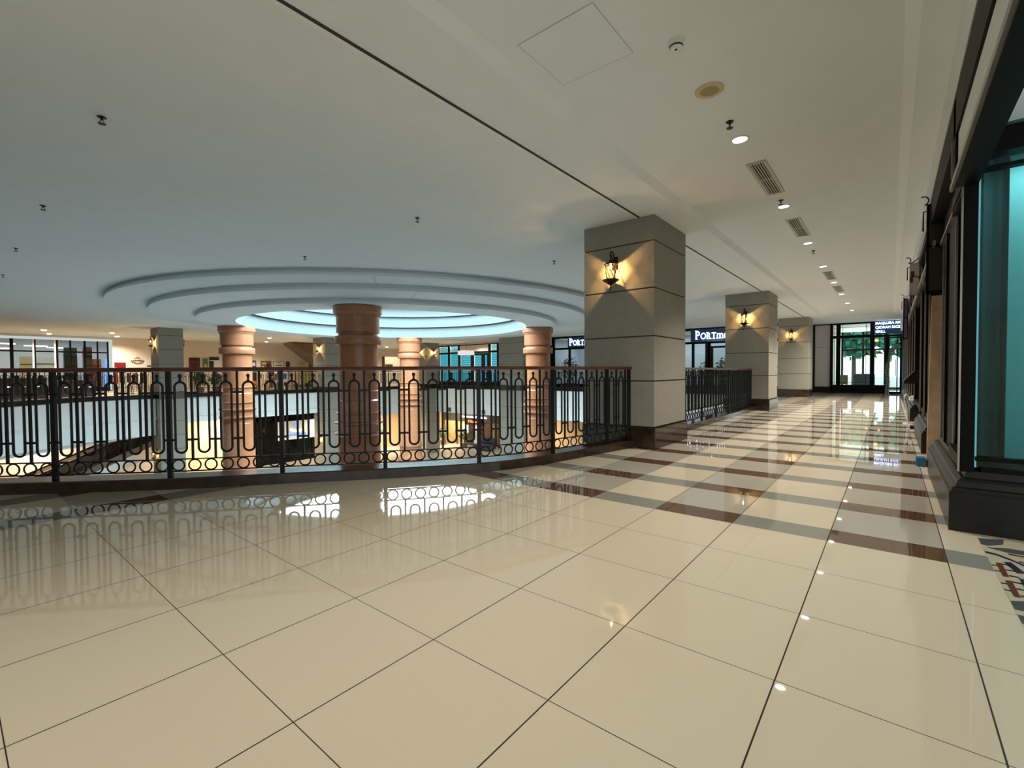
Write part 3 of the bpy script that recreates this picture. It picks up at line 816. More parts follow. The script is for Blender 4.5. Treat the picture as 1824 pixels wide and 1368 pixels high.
for i, (x0, x1, y, z, ln) in enumerate(((1.4, 2.9, 39.2, 3.0, 'upper'), (1.5, 2.8, 39.8, 2.75, 'lower'), (3.3, 4.3, 40, 2.95, 'x'), (4.3, 5.6, 40.5, 2.9, 'y'))):
    t = tag(obj('tube_lamp', bx(nb(), x0, x1, y - .04, y + .04, z - .03, z + .03), 'tube_light'), ('bright tube lamp at the top left corner of the far left shop window', 'tube lamp just under the topmost one in the far left shop window', 'tube lamp behind the second pane of the far left shop window', 'tube lamp behind the third pane of the far left shop window')[i], 'lamp', 'tube lamps in the far left shop')
for i, (x0, x1, y, z1, mt, lb) in enumerate(((3.1, 3.6, 40, 2.3, 'print_cream', 'cream shelf unit behind the second pane of the far left shop window'), (3.75, 4.6, 40.2, 2.35, 'white_paint', 'white shelf unit behind the third pane of the far left shop window'),
        (5.0, 5.6, 40, 2.9, 'shop_dark', 'dark cabinet in the middle of the far left shop window'), (5.85, 6.25, 39.6, 2.95, 'brown_wood', 'brown doorway frame inside the far left shop'), (6.3, 6.75, 40, 2.2, 'print_orange', 'orange display inside the far left shop near its right edge'), (6.9, 7.2, 39.5, 2.2, 'sign_blue', 'blue lit display at the right edge of the far left shop window'))):
    t = thing('display_unit', lb, 'display', ((x0 + x1) / 2, y, 0), group='displays in the far left shop')
    h = (x1 - x0) / 2; b = nb(); bx(b, -h, h, -.2, .2, 0, z1); obj('body', b, mt, t)
    b = nb()
    for k in range(1, 5): bx(b, -h + .02, h - .02, -.24, -.2, z1 * k / 5 - .02, z1 * k / 5 + .02)
    obj('shelf', b, 'black_frame', t)

area((31, 11.8, 3.6), (0, 0, 0), 3, 14, 260, (.75, .9, 1))  # added cool fill, no fitting built, brightens the name-sign shop interior
area((5.0, 40.2, 3.4), (0, 0, 0), 6, 3, 90, (.95, .98, 1))  # added fill without a fitting, brightens the far left shop
area((35.8, -.3, 1.6), (0, R(90), 0), 2.6, 5.0, 420, (.82, 1, .94)).visible_glossy = False  # added unseen daylight panel by the far glazing, brightens the corridor end
area((29.8, 38.9, 3.45), (0, 0, 0), 3, 2, 120, (1, .84, .62))
# ------------------------------------------------------------------ posters and notices on the far wall
def poster(lb, x0, x1, z0, z1, base, blocks=(), y=37.47, txt=None, name='poster', cat='poster'):
    t = thing(name, lb, cat, ((x0 + x1) / 2, y, (z0 + z1) / 2), group='posters on the far cream wall')
    w, h = x1 - x0, z1 - z0
    b = nb(); bx(b, -w / 2, w / 2, -.012, .012, -h / 2, h / 2); obj('sheet', b, base, t)
    for u0, u1, v0, v1, mt in blocks:
        b = nb(); bx(b, -w / 2 + w * u0, -w / 2 + w * u1, -.018, -.010, -h / 2 + h * v0, -h / 2 + h * v1); obj('print', b, mt, t)
    if txt:
        for s, sz, u, v in txt: text_mesh(s, sz, .003, 'lettering', 'paper_white', t, (-w / 2 + w * u, -.02, -h / 2 + h * v), (PI / 2, 0, 0), bold=.003)
    return t
poster('red notice with pale capital letters just right of the far left shop window', 6.97, 7.52, 1.2, 1.95, 'print_red', txt=[('EVENT', .155, .04, .42)])
e = thing('wall_emblem', 'faint brown leafy emblem on the cream wall left of the leftmost grey pillar', 'emblem', (8.12, 37.47, 2.1), group='posters on the far cream wall')
b = nb()
for k in range(-3, 4):
    bx(b, k * .1 - .035, k * .1 + .035, -.01, .01, -.03 - abs(k) * .012, .03 - abs(k) * .012)
    bx(b, k * .085 - .03, k * .085 + .03, -.01, .01, -.24 + abs(k) * .03, -.18 + abs(k) * .03)
    if abs(k) < 3: bx(b, k * .07 - .02, k * .07 + .02, -.01, .01, .16 - abs(k) * .04, .21 - abs(k) * .04)
obj('print', b, 'pot', e)
poster('white notice with one dark line beside the left edge of the leftmost grey pillar', 8.5, 9.05, 1.3, 2.17, 'paper_white', [(.2, .9, .45, .56, 'print_black'), (.6, .95, .92, 1.0, 'print_black')])
poster('dark red poster with a black figure between the unlit lantern and the left round column', 10.95, 11.6, 1.3, 2.33, 'print_red', [(.0, 1, .8, 1, 'print_black'), (.3, .7, .1, .6, 'print_black'), (.38, .62, .05, .35, 'paper_white'), (.42, .58, .86, .95, 'print_cream')])
poster('small green and yellow poster right of the dark red poster', 11.78, 12.08, 1.4, 2.30, 'print_green', [(.1, .9, .0, .35, 'print_yellow'), (.3, .7, .35, .55, 'print_cream')])
poster('black and white poster beside the left edge of the left round column', 12.17, 12.80, 1.4, 2.40, 'paper_white', [(0, 1, .78, 1, 'print_black'), (0, .45, .2, .72, 'print_black')])
poster('violet and red poster at the right edge of the left round column', 14.6, 15.32, 1.4, 2.20, 'print_violet', [(.2, .9, .5, .8, 'paper_white'), (.35, 1, 0, .4, 'print_red')])
poster('dark brown poster with a yellow band behind the standing person', 15.65, 16.44, 1.4, 2.18, 'print_brown', [(.1, .5, .65, .85, 'print_yellow'), (.55, .95, .2, .7, 'print_black'), (.1, .3, .2, .5, 'print_cream')])
poster('framed white notice with three dark text lines', 16.6, 17.4, 1.5, 2.17, 'print_brown', [(.05, .95, .05, .95, 'paper_white'), (.25, .7, .75, .83, 'print_black'), (.15, .85, .45, .57, 'print_black'), (.2, .8, .25, .33, 'print_black')])
poster('narrow plain dark red poster right of the framed white notice', 17.56, 17.88, 1.3, 2.16, 'print_red', [(.05, .95, .86, .97, 'maroon')])
poster('plain cream sheet with faint heading left of the half hidden grey pillar', 18.6, 19.25, 1.3, 2.18, 'print_cream', [(.3, .6, .8, .85, 'pot')])
poster('black sheet with a white ring beside the half hidden grey pillar', 19.46, 19.9, 1.3, 2.14, 'print_black', [(.25, .75, .45, .5, 'paper_white'), (.25, .33, .45, .7, 'paper_white'), (.67, .75, .45, .7, 'paper_white')])
# row of standing panels below the posters
def panel(lb, x0, x1, z1, base, bl):
    t = thing('standing_panel', lb, 'display panel', ((x0 + x1) / 2, 36.6, 0), group='standing panels below the posters')
    w = x1 - x0
    b = nb(); bx(b, -w / 2, w / 2, -.02, .02, .06, z1); obj('board', b, base, t)
    b = nb(); bx(b, -w / 2, w / 2, -.12, .12, 0, .06); obj('foot', b, 'alu', t)
    for u0, u1, v0, v1, mt in bl:
        b = nb(); bx(b, -w / 2 + w * u0, -w / 2 + w * u1, -.027, -.018, .06 + (z1 - .06) * v0, .06 + (z1 - .06) * v1); obj('print', b, mt, t)
panel('black standing panel with orange foot area right of the left round column', 14.65, 14.98, 1.3, 'print_black', [(.1, .9, .1, .5, 'print_orange')])
panel('cream standing panel left of the standing person', 15.03, 15.35, 1.35, 'print_cream', [(.1, .9, .6, .9, 'pot')])
panel('orange fire coloured standing panel in front of the person', 15.55, 16.2, .72, 'print_orange', [(.1, .5, .3, .7, 'print_yellow'), (.6, .9, .2, .5, 'print_red')])
panel('white and red standing panel right of the person', 16.25, 16.45, 1.35, 'paper_white', [(.1, .9, .5, .9, 'print_red'), (.1, .9, .1, .3, 'print_cream')])
panel('blue white and red standing panel under the framed notice', 16.5, 16.8, 1.35, 'print_blue', [(0, 1, .35, .55, 'paper_white'), (0, 1, 0, .35, 'print_red')])
panel('white standing panel with blue heading under the narrow red poster', 16.9, 17.22, 1.35, 'paper_white', [(.1, .9, .55, .9, 'print_blue'), (.2, .8, .15, .35, 'print_black')])
panel('first of two cream standing panels under the plain cream sheet', 17.7, 18.1, 1.35, 'print_cream', [(.2, .8, .5, .6, 'print_yellow'), (0, 1, 0, .25, 'print_brown')])
panel('second of two cream standing panels, next to the yellow one', 18.15, 18.5, 1.35, 'print_cream', [(.2, .8, .55, .75, 'print_orange'), (0, 1, .0, .2, 'print_brown')])
panel('bright yellow standing panel near the half hidden grey pillar', 18.6, 19.2, 1.35, 'print_yellow', [(.35, .65, .3, .9, 'print_cream'), (0, 1, 0, .25, 'slate')])
# person among the panels
def person():
    t = thing('person', 'person in dark clothes standing by the poster wall, seen over the railing', 'person', (15.75, 36.0, 0), R(200))
    b = nb()
    V = {}
    J = {'pel': (0, 0, .95, .14), 'waist': (0, 0, 1.1, .13), 'chest': (0, .01, 1.32, .15), 'neckb': (0, .0, 1.47, .07), 'neck': (0, .01, 1.53, .055), 'head': (0, .03, 1.63, .09), 'crown': (0, .02, 1.72, .075),
         'shl': (-.18, 0, 1.42, .06), 'ell': (-.24, .02, 1.13, .045), 'wrl': (-.20, .12, .93, .032), 'hal': (-.19, .16, .86, .035), 'shr': (.18, 0, 1.42, .06), 'elr': (.25, .0, 1.13, .045), 'wrr': (.22, .08, .9, .032), 'har': (.21, .11, .82, .035),
         'hil': (-.10, 0, .88, .10), 'knl': (-.11, .02, .50, .065), 'anl': (-.11, 0, .09, .045), 'tol': (-.12, .16, .04, .04), 'hir': (.10, 0, .88, .10), 'knr': (.11, .03, .50, .065), 'anr': (.11, 0, .09, .045), 'tor': (.13, .16, .04, .04)}
    E = [('pel', 'waist'), ('waist', 'chest'), ('chest', 'neckb'), ('neckb', 'neck'), ('neck', 'head'), ('head', 'crown'), ('chest', 'shl'), ('shl', 'ell'), ('ell', 'wrl'), ('wrl', 'hal'), ('chest', 'shr'), ('shr', 'elr'), ('elr', 'wrr'), ('wrr', 'har'),
         ('pel', 'hil'), ('hil', 'knl'), ('knl', 'anl'), ('anl', 'tol'), ('pel', 'hir'), ('hir', 'knr'), ('knr', 'anr'), ('anr', 'tor')]
    def skin(name, keys, grow, mat):
        ks = list(dict.fromkeys(keys)); idx = {k: i for i, k in enumerate(ks)}
        me = bpy.data.meshes.new(name); me.from_pydata([J[k][:3] for k in ks], [(idx[a], idx[c]) for a, c in E if a in idx and c in idx], [])
        o = bpy.data.objects.new(name, me); COL.objects.link(o); o.parent = t
        md = o.modifiers.new('skin', 'SKIN'); sub = o.modifiers.new('sub', 'SUBSURF'); sub.levels = sub.render_levels = 2
        for k in ks:
            r = J[k][3] + grow; me.skin_vertices[0].data[idx[k]].radius = (r, r)
        me.skin_vertices[0].data[0].use_root = True
        me.materials.append(M[mat]); md.use_smooth_shade = True
        return o
    skin('body', list(J), 0, 'skin')
    skin('shirt', ['pel', 'waist', 'chest', 'neckb', 'shl', 'ell', 'shr', 'elr'], .016, 'shirt')
    skin('trousers', ['pel', 'hil', 'knl', 'anl', 'hir', 'knr', 'anr'], .018, 'trousers')
    b = nb(); ball(b, (0, -.005, 1.69), .112, 16, 10, (1, 1.05, .95)); obj('hair', b, 'hair', t, smooth=True)
    b = nb()
    for s in (-1, 1): ball(b, (s * .035, .118, 1.655), .012, 8, 6)
    obj('eyes', b, 'print_black', t)
    b = nb(); ball(b, (0, .128, 1.63), .014, 8, 6, (1, 1, 1.5)); obj('nose', b, 'skin', t)
    return t
person()
# dark counters and racks behind the far left railing
for i, (x0, x1, y, z1, lb) in enumerate(((1.9, 3.6, 34.4, 1.05, 'dark counter with small lamps at the far left edge behind the railing'), (4.0, 5.6, 34.8, .9, 'dark counter below the middle of the far left shop window'))):
    t = thing('display_counter', lb, 'counter', ((x0 + x1) / 2, y, 0)); h = (x1 - x0) / 2
    b = nb(); bx(b, -h, h, -.3, .3, 0, z1 - .04); obj('body', b, 'shop_dark', t)
    b = nb(); bx(b, -h - .03, h + .03, -.33, .33, z1 - .04, z1); obj('top', b, 'brown_wood', t)
    b = nb()
    for k in range(3): bx(b, -h + .3 + k * .5, -h + .42 + k * .5, -.31, -.30, z1 * .55, z1 * .6)
    obj('strip_light', b, 'tube_light', t)
for i, (x, y, lb) in enumerate(((7.2, 36.6, 'clothes rack with red and cream garments below the red notice'), (8.1, 36.7, 'clothes rack with dark and cream garments left of the leftmost grey pillar'))):
    t = thing('clothes_rack', lb, 'rack', (x, y, 0))
    b = nb()
    for s in (-.4, .4): tube(b, [(s, 0, .03), (s, 0, 1.35)], .015, 6); tube(b, [(s, -.22, .02), (s, .22, .02)], .015, 6)
    tube(b, [(-.42, 0, 1.35), (.42, 0, 1.35)], .015, 6); obj('frame', b, 'iron', t)
    for k in range(7):
        b = nb(); xx = -.34 + k * .11; prism(b, [(xx - .04, -.18), (xx + .03, -.2), (xx + .04, .2), (xx - .03, .18)], .55 + .08 * (k % 3), 1.3)
        obj('garment', b, ('print_red', 'print_cream', 'print_brown', 'maroon', 'paper_white', 'print_black', 'pot')[(k + i * 2) % 7], t)
for i, (x, y, h, lb) in enumerate(((10.6, 34.3, 1.35, 'leafy potted plant under the dark red poster behind the railing'), (11.75, 35.0, 1.25, 'leafy potted plant under the green poster behind the railing'), (12.85, 34.2, 1.1, 'low leafy potted plant beside the left round column behind the railing'))):
    pot_plant(lb, x, y, 0, h, .42, dens=300)

# ------------------------------------------------------------------ wall lanterns
def lantern(lb, loc, rz, lit=True, power=5):
    t = thing('wall_lantern', lb, 'wall lamp', loc, rz, group='wrought iron wall lanterns')
    b = nb(); bx(b, 0, .02, -.045, .045, .02, .22); bx(b, .02, .03, -.03, .03, .05, .19); obj('backplate', b, 'bronze', t, bevel=.005)
    b = nb(); pts = [(.03, 0, .14), (.045, 0, .20), (.07, 0, .255), (.105, 0, .285), (.145, 0, .28), (.168, 0, .25), (.165, 0, .215), (.148, 0, .195), (.13, 0, .205), (.128, 0, .225)]
    tube(b, pts, .011, 8, flat_up=Vector((0, 1, 0))); tube(b, [(.165, 0, .22), (.155, 0, .14)], .009, 8)
    tube(b, [(.03, 0, .03), (.05, 0, -.10), (.09, 0, -.20), (.15, 0, -.215)], .007, 6, flat_up=Vector((0, 1, 0)))
    obj('scroll_arm', b, 'bronze', t, smooth=True)
    b = nb(); lathe(b, [(.004, .16), (.02, .15), (.035, .125), (.075, .105), (.108, .082), (.105, .076), (.01, .085)], 20, .155); obj('cap', b, 'bronze', t, smooth=True)
    b = nb(); prof = [(.078, .08), (.082, .0), (.070, -.09), (.055, -.155)]
    def rad(z):
        for (r0, z0), (r1, z1) in zip(prof, prof[1:]):
            if z <= z0 and z >= z1: return r0 + (r1 - r0) * (z0 - z) / (z0 - z1)
        return prof[-1][0]
    for sgn in (1, -1):
        for k in range(8):
            a0 = 2 * PI * k / 8; tube(b, [(.155 + rad(.08 - .235 * j / 10) * math.cos(a0 + sgn * j * .118), rad(.08 - .235 * j / 10) * math.sin(a0 + sgn * j * .118), .08 - .235 * j / 10) for j in range(11)], .0036, 5)
    obj('lattice_cage', b, 'bronze', t)
    b = nb(); lathe(b, [(.125, -.150), (.125, -.160), (.07, -.195), (.03, -.225), (.01, -.235), (.008, -.27), (.002, -.272)], 24, .155); lathe(b, [(.125, -.150), (.01, -.165)], 24, .155)
    tube(b, [(.155, 0, -.265), (.165, 0, -.30), (.185, 0, -.315), (.195, 0, -.345), (.19, 0, -.36)], .007, 6, flat_up=Vector((0, 1, 0))); obj('dish', b, 'bronze', t, smooth=True)
    b = nb(); ball(b, (.155, 0, .045), .019, 12, 8, (1, 1, 1.5)); tube(b, [(.155, 0, .06), (.155, 0, .085)], .010, 8)
    obj('bulb', b, 'bulb' if lit else 'white_plastic', t, smooth=True)
    if lit:
        p = Vector((.155, 0, .005)); p.rotate(Matrix.Rotation(rz, 3, 'Z')); point(Vector(loc) + p, power, (1.0, .58, .20), .012)
    return t
PL = 6.66
lantern('lit wrought iron lantern on the left face of the large near pillar', (6.66, 3.33, 2.70), PI, power=LANT)
lantern('lit wrought iron lantern on the second pillar along the corridor', (15.1, 3.36, 2.70), PI, power=LANT)
lantern('lit wrought iron lantern on the third, palest pillar along the corridor', (23.6, 3.40, 2.70), PI, power=LANT * .7)
lantern('lit lantern seen in the gap between the second and third pillars', (24.25, 3.92, 2.70), PI / 2, power=LANT * .6)
lantern('lit lantern on the left face of the leftmost grey pillar across the well', (6.76, 28.05, 2.75), PI, power=LANT * 2.2)
lantern('unlit black lantern on the right face of the leftmost grey pillar', (7.78, 28.05, 2.82), 0, lit=False)
lantern('lit lantern on the half hidden grey pillar by the stair flight', (15.3, 28.1, 2.73), PI, power=LANT * 2.2)
lantern('left one of the twin lit lanterns on the far pale pillar', (23.2, 27.75, 2.72), PI, power=LANT * 2.2)
lantern('right one of the twin lit lanterns on the far pale pillar', (23.95, 27.2, 2.72), -PI / 2, power=LANT * 2.2)
lantern('lit lantern on the lower floor under the left grey pillar', (6.76, 28.05, -2.75), PI, power=LANT)
lantern('lit lantern on the lower floor left of the front round column', (15.3, 28.1, -3.0), PI, power=LANT)
lantern('left one of two lit lanterns on the lower floor right of the back round column', (26.45, 33.0, -3.35), -PI / 2, power=LANT)
lantern('right one of two lit lanterns on the lower floor right of the back round column', (27.85, 33.0, -3.45), -PI / 2, power=LANT)

# ------------------------------------------------------------------ ceiling fittings
DL = [(5.19 + 2.4985 * k, 1.215) for k in range(8)]
words_ = ['first', 'second', 'third', 'fourth', 'fifth', 'sixth', 'seventh', 'eighth']
def downlight(lb, x, y, z, r=.07, grp='ceiling downlights over the corridor', glow='lamp_cool', dome=0):
    t = thing('ceiling_downlight', lb, 'downlight', (x, y, z), group=grp)
    b = nb(); lathe(b, [(r + .014, 0), (r + .014, -.006), (r, -.010), (r - .004, -.004), (r - .004, -.002)], 28); obj('trim_ring', b, 'white_paint', t, smooth=True)
    b = nb(); lathe(b, [(.001, -.003 - dome), (r * .7, -.003 - dome * .75), (r - .006, -.003)], 24); obj('lamp', b, glow, t)
    return t
for k, (x, y) in enumerate(DL):
    downlight('%s lit downlight of the corridor row counted from the camera' % words_[k], x, y, TZ)
    spot((x, y, TZ - .03), SPOT_P * (1.75, 3.1, 3.7, 4.2, 5, 6, 6, 6)[k], angle=(115, 100, 100, 100, 110, 140, 140, 140)[k])
for k in (-1, -2, -3, -4):
    spot((5.19 + 2.4985 * k, (1.4, 1.9, 2.1, 2.1)[-k - 1], TZ - .03), SPOT_P * (1.05, 1.0, 1.0, 1.0)[-k - 1])
FAR = [(3.49, 33.54, 3.5, 'far lit downlight above the left part of the far left shop window'), (6.13, 33.25, 3.5, 'far lit downlight above the right corner of the far left shop window'), (4.0, 36.4, 3.5, 'lower far downlight nearest the left edge, before the shop window'), (6.9, 36.2, 3.5, 'lower far downlight at the right end of the far left shop window'),
       (15.0, 34.9, 3.5, 'far downlight right of the left round column'), (13.3, 30.5, CZ, 'far downlight left of the stair flight'), (20.5, 30.4, CZ, 'far downlight just right of the front round column'), (25.1, 34.6, 3.5, 'far downlight between the front and back round columns'),
       (27.5, 29.0, 3.75, 'far downlight above the left part of the teal window'), (27.8, 26.6, 3.75, 'far downlight above the right part of the teal window'), (28.2, 14.8, 3.75, 'far downlight above the cut-off lit sign'), (27.8, 7.9, 3.75, 'far downlight above the full lit sign')]
for x, y, z, lb in FAR:
    downlight(lb, x, y, z, .12, 'far ceiling downlights', 'lamp_warm', .05)
    spot((x, y, z - .07), FAR_P if y > 20 else FAR_P * .4, (1, .84, .64), 150, .7)
t = tag(obj('stair_spotlight', lathe(nb(), [(.01, -.06), (.07, -.05), (.09, 0), (.01, .02)], 16), 'lamp_warm', loc=(18.15, 33.78, 2.40)), 'small bright spotlight under the brown stair flight', 'spotlight')

def vent(lb, x, y, L=1.12, W=.135):
    t = thing('ceiling_vent', lb, 'vent', (x, y, TZ), group='slotted air vents over the corridor')
    b = nb(); h, w = L / 2, W / 2
    bx(b, -h - .035, h + .035, -w - .035, -w, -.012, 0); bx(b, -h - .035, h + .035, w, w + .035, -.012, 0); bx(b, -h - .035, -h, -w, w, -.012, 0); bx(b, h, h + .035, -w, w, -.012, 0)
    obj('frame', b, 'vent_metal', t)
    b = nb(); bx(b, -h, h, -w, w, -.002, -.001); obj('recess', b, 'vent_dark', t)
    b = nb()
    for k in range(5):
        yy = -w + W * (k + .5) / 5; bx(b, -h, h, yy - .006, yy + .005, -.014, -.003)
    bx(b, -.012, .012, -w, w, -.015, -.003)
    obj('slats', b, 'vent_metal', t)
for k, (x, lb) in enumerate(((6.46, 'largest slotted air vent, between the first and second corridor downlights'), (8.99, 'slotted air vent between the second and third corridor downlights'), (14.02, 'small far slotted vent between the fourth and fifth corridor downlights'), (16.5, 'smallest far slotted vent between the fifth and sixth corridor downlights'))):
    vent(lb, x, 1.208)
t = thing('smoke_detector', 'white round smoke detector on the ceiling at the top of the picture', 'smoke detector', (3.38, 1.215, TZ))
b = nb(); lathe(b, [(.01, -.055), (.035, -.055), (.045, -.045), (.05, -.02), (.058, -.018), (.06, 0), (.01, 0)], 28); obj('housing', b, 'detector_white', t, smooth=True)
b = nb(); lathe(b, [(.0455, -.044), (.049, -.034)], 28, a0=R(20), a1=R(300)); obj('slot', b, 'vent_dark', t)
t = thing('ceiling_speaker', 'yellowed round recessed ceiling fitting between the smoke detector and the first downlight', 'speaker', (4.13, 1.205, TZ))
b = nb(); lathe(b, [(.115, 0), (.115, -.006), (.105, -.012), (.075, -.010), (.072, -.003)], 32); obj('trim_ring', b, 'yellowed', t, smooth=True)
b = nb(); lathe(b, [(.001, -.003), (.073, -.003)], 28); obj('grille', b, 'yellowed_dark', t)
def sprinkler(lb, x, y, z):
    t = thing('ceiling_sprinkler', lb, 'sprinkler', (x, y, z), group='fire sprinklers on the ceiling')
    b = nb(); lathe(b, [(.035, 0), (.035, -.005), (.012, -.010), (.010, -.03), (.001, -.03)], 14); obj('cup', b, 'bronze', t)
    b = nb(); lathe(b, [(.001, -.058), (.030, -.058), (.030, -.062), (.001, -.062)], 14)
    for s in (-1, 1): tube(b, [(s * .010, 0, -.03), (s * .016, 0, -.045), (s * .004, 0, -.058)], .004, 5)
    obj('deflector', b, 'bronze', t)
for x, y, z, lb in ((4.77, 1.205, TZ, 'bronze sprinkler beside the first corridor downlight'), (7.40, 1.205, TZ, 'small sprinkler disc beside the second corridor downlight'), (.98, 5.48, CZ, 'ceiling sprinkler nearest the camera at the upper left'), (.96, 8.92, CZ, 'second sprinkler from the top at the left edge of the ceiling'), (.95, 12.25, CZ, 'third sprinkler from the top at the left edge of the ceiling'), (1.0, 15.68, CZ, 'fourth sprinkler at the left edge, level with the rotunda'),
        (4.54, 5.47, CZ, 'sprinkler on the ceiling above the middle of the rotunda'), (4.6, 8.94, CZ, 'sprinkler just above the outer rotunda ring'), (8.11, 5.44, CZ, 'sprinkler left of the large near pillar'), (10.9, 1.21, TZ, 'pale sprinkler after the third corridor downlight'), (11.6, 5.3, CZ, 'sprinkler above the straight railing left of the second pillar')):
    sprinkler(lb, x, y, z)
t = thing('access_panel', 'faintly outlined square access panel in the ceiling at the top centre', 'access panel', (2.985, 1.80, TZ))
b = nb(); bx(b, -.299, .299, -.300, .300, -.003, -.001); obj('board', b, 'ceiling', t)
b = nb()
for s in (-1, 1):
    bx(b, -.303, .303, s * .302 - .002, s * .302 + .002, -.0035, -.001); bx(b, s * .301 - .002, s * .301 + .002, -.303, .303, -.0035, -.001)
obj('gap', b, 'panel_gap', t)
# ------------------------------------------------------------------ shop front along the right of the corridor
def plinth_path(name, path):
    b = nb(); sweep(b, path, [(0, 0), (0, .27), (.014, .285), (.014, .305), (.038, .312), (.046, .350), (.062, .368), (.088, .374), (.092, .42), (.14, .43), (.14, 0)])
    return obj(name, b, 'black_stone', kind='structure')
plinth_path('trim_13', [(7.0, -.33), (4.55, -.33), (4.55, -2.7)])
plinth_path('trim_14', [(11.0, -.33), (8.5, -.33), (8.5, -1.2)])
plinth_path('trim_15', [(25, -.33), (13.6, -.33), (13.6, -1.2)])
t = thing('window_6', 'large teal tinted shop window in black frames at the right edge', 'window', (4.55, -.33, 0), kind='structure')
ox, oy = 4.55, -.33
def wb(b, x0, x1, y0, y1, z0, z1): bx(b, x0 - ox, x1 - ox, y0 - oy, y1 - oy, z0, z1)
b = nb()
wb(b, 4.60, 4.74, -.462, -.385, .42, 3.09)                       # corner post
wb(b, 5.62, 6.95, -.58, -.435, .42, 3.09); wb(b, 6.35, 6.45, -.435, -.415, .42, 2.5)
wb(b, 4.74, 5.62, -.50, -.40, .42, .50); wb(b, 4.74, 5.62, -.50, -.40, 2.48, 2.62); wb(b, 4.74, 5.62, -.48, -.42, 2.76, 3.09)
wb(b, 4.64, 4.74, -2.7, -.50, .42, .455); wb(b, 4.60, 4.76, -2.7, -.45, 2.635, 2.80)
wb(b, 4.63, 4.70, -2.7, -.47, .500, .528); wb(b, 4.63, 4.70, -2.7, -.47, 2.535, 2.56)
wb(b, -9, 8.0, -.44, -.335, 2.80, 3.09)                          # top beam over the entrance
wb(b, -9, 4.6, -.46, -.337, 2.44, 2.50)
wb(b, 4.55, 4.70, -.42, -.335, 2.5, 3.09); wb(b, 1.2, 1.35, -.44, -.335, 2.5, 3.09)
wb(b, 6.95, 7.05, -1.6, -.46, 0, 3.09); wb(b, 6.95, 8.5, -1.7, -1.6, 0, 3.09)
obj('frame', b, 'black_frame', t)
b = nb()
wb(b, 4.595, 4.605, -.386, -.376, .42, 2.8); wb(b, 5.60, 5.625, -.44, -.425, .42, 2.5); wb(b, 6.93, 6.96, -.44, -.425, .3, 2.5)
wb(b, -9, 4.75, -.337, -.322, 2.455, 2.495); wb(b, 4.75, 6.95, -.436, -.40, 2.50, 2.53); wb(b, 4.70, 4.712, -.345, -.325, 2.53, 2.80)
wb(b, -9, 6.95, -.336, -.330, 3.075, 3.09)
obj('metal_trim', b, 'steel_trim', t)
b = nb(); wb(b, 4.665, 4.673, -2.7, -.478, .45, 2.64); obj('pane', b, 'teal_glass', t)
b = nb(); wb(b, 4.66, 4.68, -.478, -.470, .45, 2.64); obj('pane_edge_glint', b, 'pale_teal_glow', t)  # emissive strip painting the bright glint along the glass edge
b = nb(); wb(b, 4.76, 5.62, -.475, -.467, .5, 2.5); obj('pane', b, 'dark_glass', t)
b = nb(); wb(b, -9, 4.55, -.36, -.35, 2.50, 2.81); obj('transom_panel', b, 'ceiling', t)
b = nb(); wb(b, 4.70, 5.65, -.42, -.41, 2.55, 2.81); obj('pane', b, 'teal_glass', t)
b = nb(); poly(b, [(-9, -2.9, 2.82), (4.6, -2.9, 2.82), (4.6, -.44, 2.82), (-9, -.44, 2.82)]); obj('ceiling_recess', b, 'ceiling', kind='structure')
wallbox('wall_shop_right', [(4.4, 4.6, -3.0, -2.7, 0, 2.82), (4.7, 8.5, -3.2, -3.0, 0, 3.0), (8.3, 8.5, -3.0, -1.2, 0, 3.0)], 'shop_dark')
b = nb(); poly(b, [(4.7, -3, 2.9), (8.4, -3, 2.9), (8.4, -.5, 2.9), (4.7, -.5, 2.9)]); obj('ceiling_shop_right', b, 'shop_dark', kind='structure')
t = thing('display_partition', 'teal partition panel behind the large right shop window', 'partition', (5.30, -1.5, 0))
b = nb(); bx(b, -.02, .02, -1.2, .80, .44, 2.8); obj('board', b, 'teal_panel', t)
b = nb(); bx(b, -.05, .05, -1.2, .80, .0, .44); obj('foot', b, 'shop_dark', t)
t = thing('curtain', 'dark teal curtain behind the left part of the large right shop window', 'curtain', (5.42, -.6, .44))
b = nb()
pts = [(.012 * math.sin(k * 1.3), -.1 + k * .016 - .0, 0) for k in range(14)]
sweep(b, [(x, y - .02) for x, y, z in pts], [(0, 0), (0, 2.4), (.012, 2.4), (.012, 0)]); obj('cloth', b, 'curtain_dark', t)
area((5.0, -1.5, 2.75), (0, 0, 0), .25, 1.8, 20, (.75, 1, 1))

# further bays, same build
t = thing('window_7', 'dark glazed shop front further down the right side of the corridor', 'window', (8.5, -.33, 0), kind='structure'); ox, oy = 8.5, -.33
b = nb()
for x in (8.55, 9.6, 10.9, 13.65, 15.2, 17.0, 19.0, 21.0, 23.0, 24.9): wb(b, x - .06, x + .06, -.52, -.40, .42 if x not in (10.9,) else 0, 3.09)
wb(b, 8.45, 25, -.46, -.37, 2.50, 2.60); wb(b, 7.0, 25, -.46, -.36, 2.95, 3.09); wb(b, 8.45, 25.0, -.50, -.41, .42, .5)
obj('frame', b, 'black_frame', t)
b = nb()
for x in (8.55, 9.6, 10.9, 13.65, 15.2, 17.0, 19.0, 21.0, 23.0): wb(b, x - .068, x - .058, -.405, -.385, .42, 2.95)
wb(b, 7.0, 25, -.37, -.345, 2.53, 2.58); obj('metal_trim', b, 'steel_trim', t)
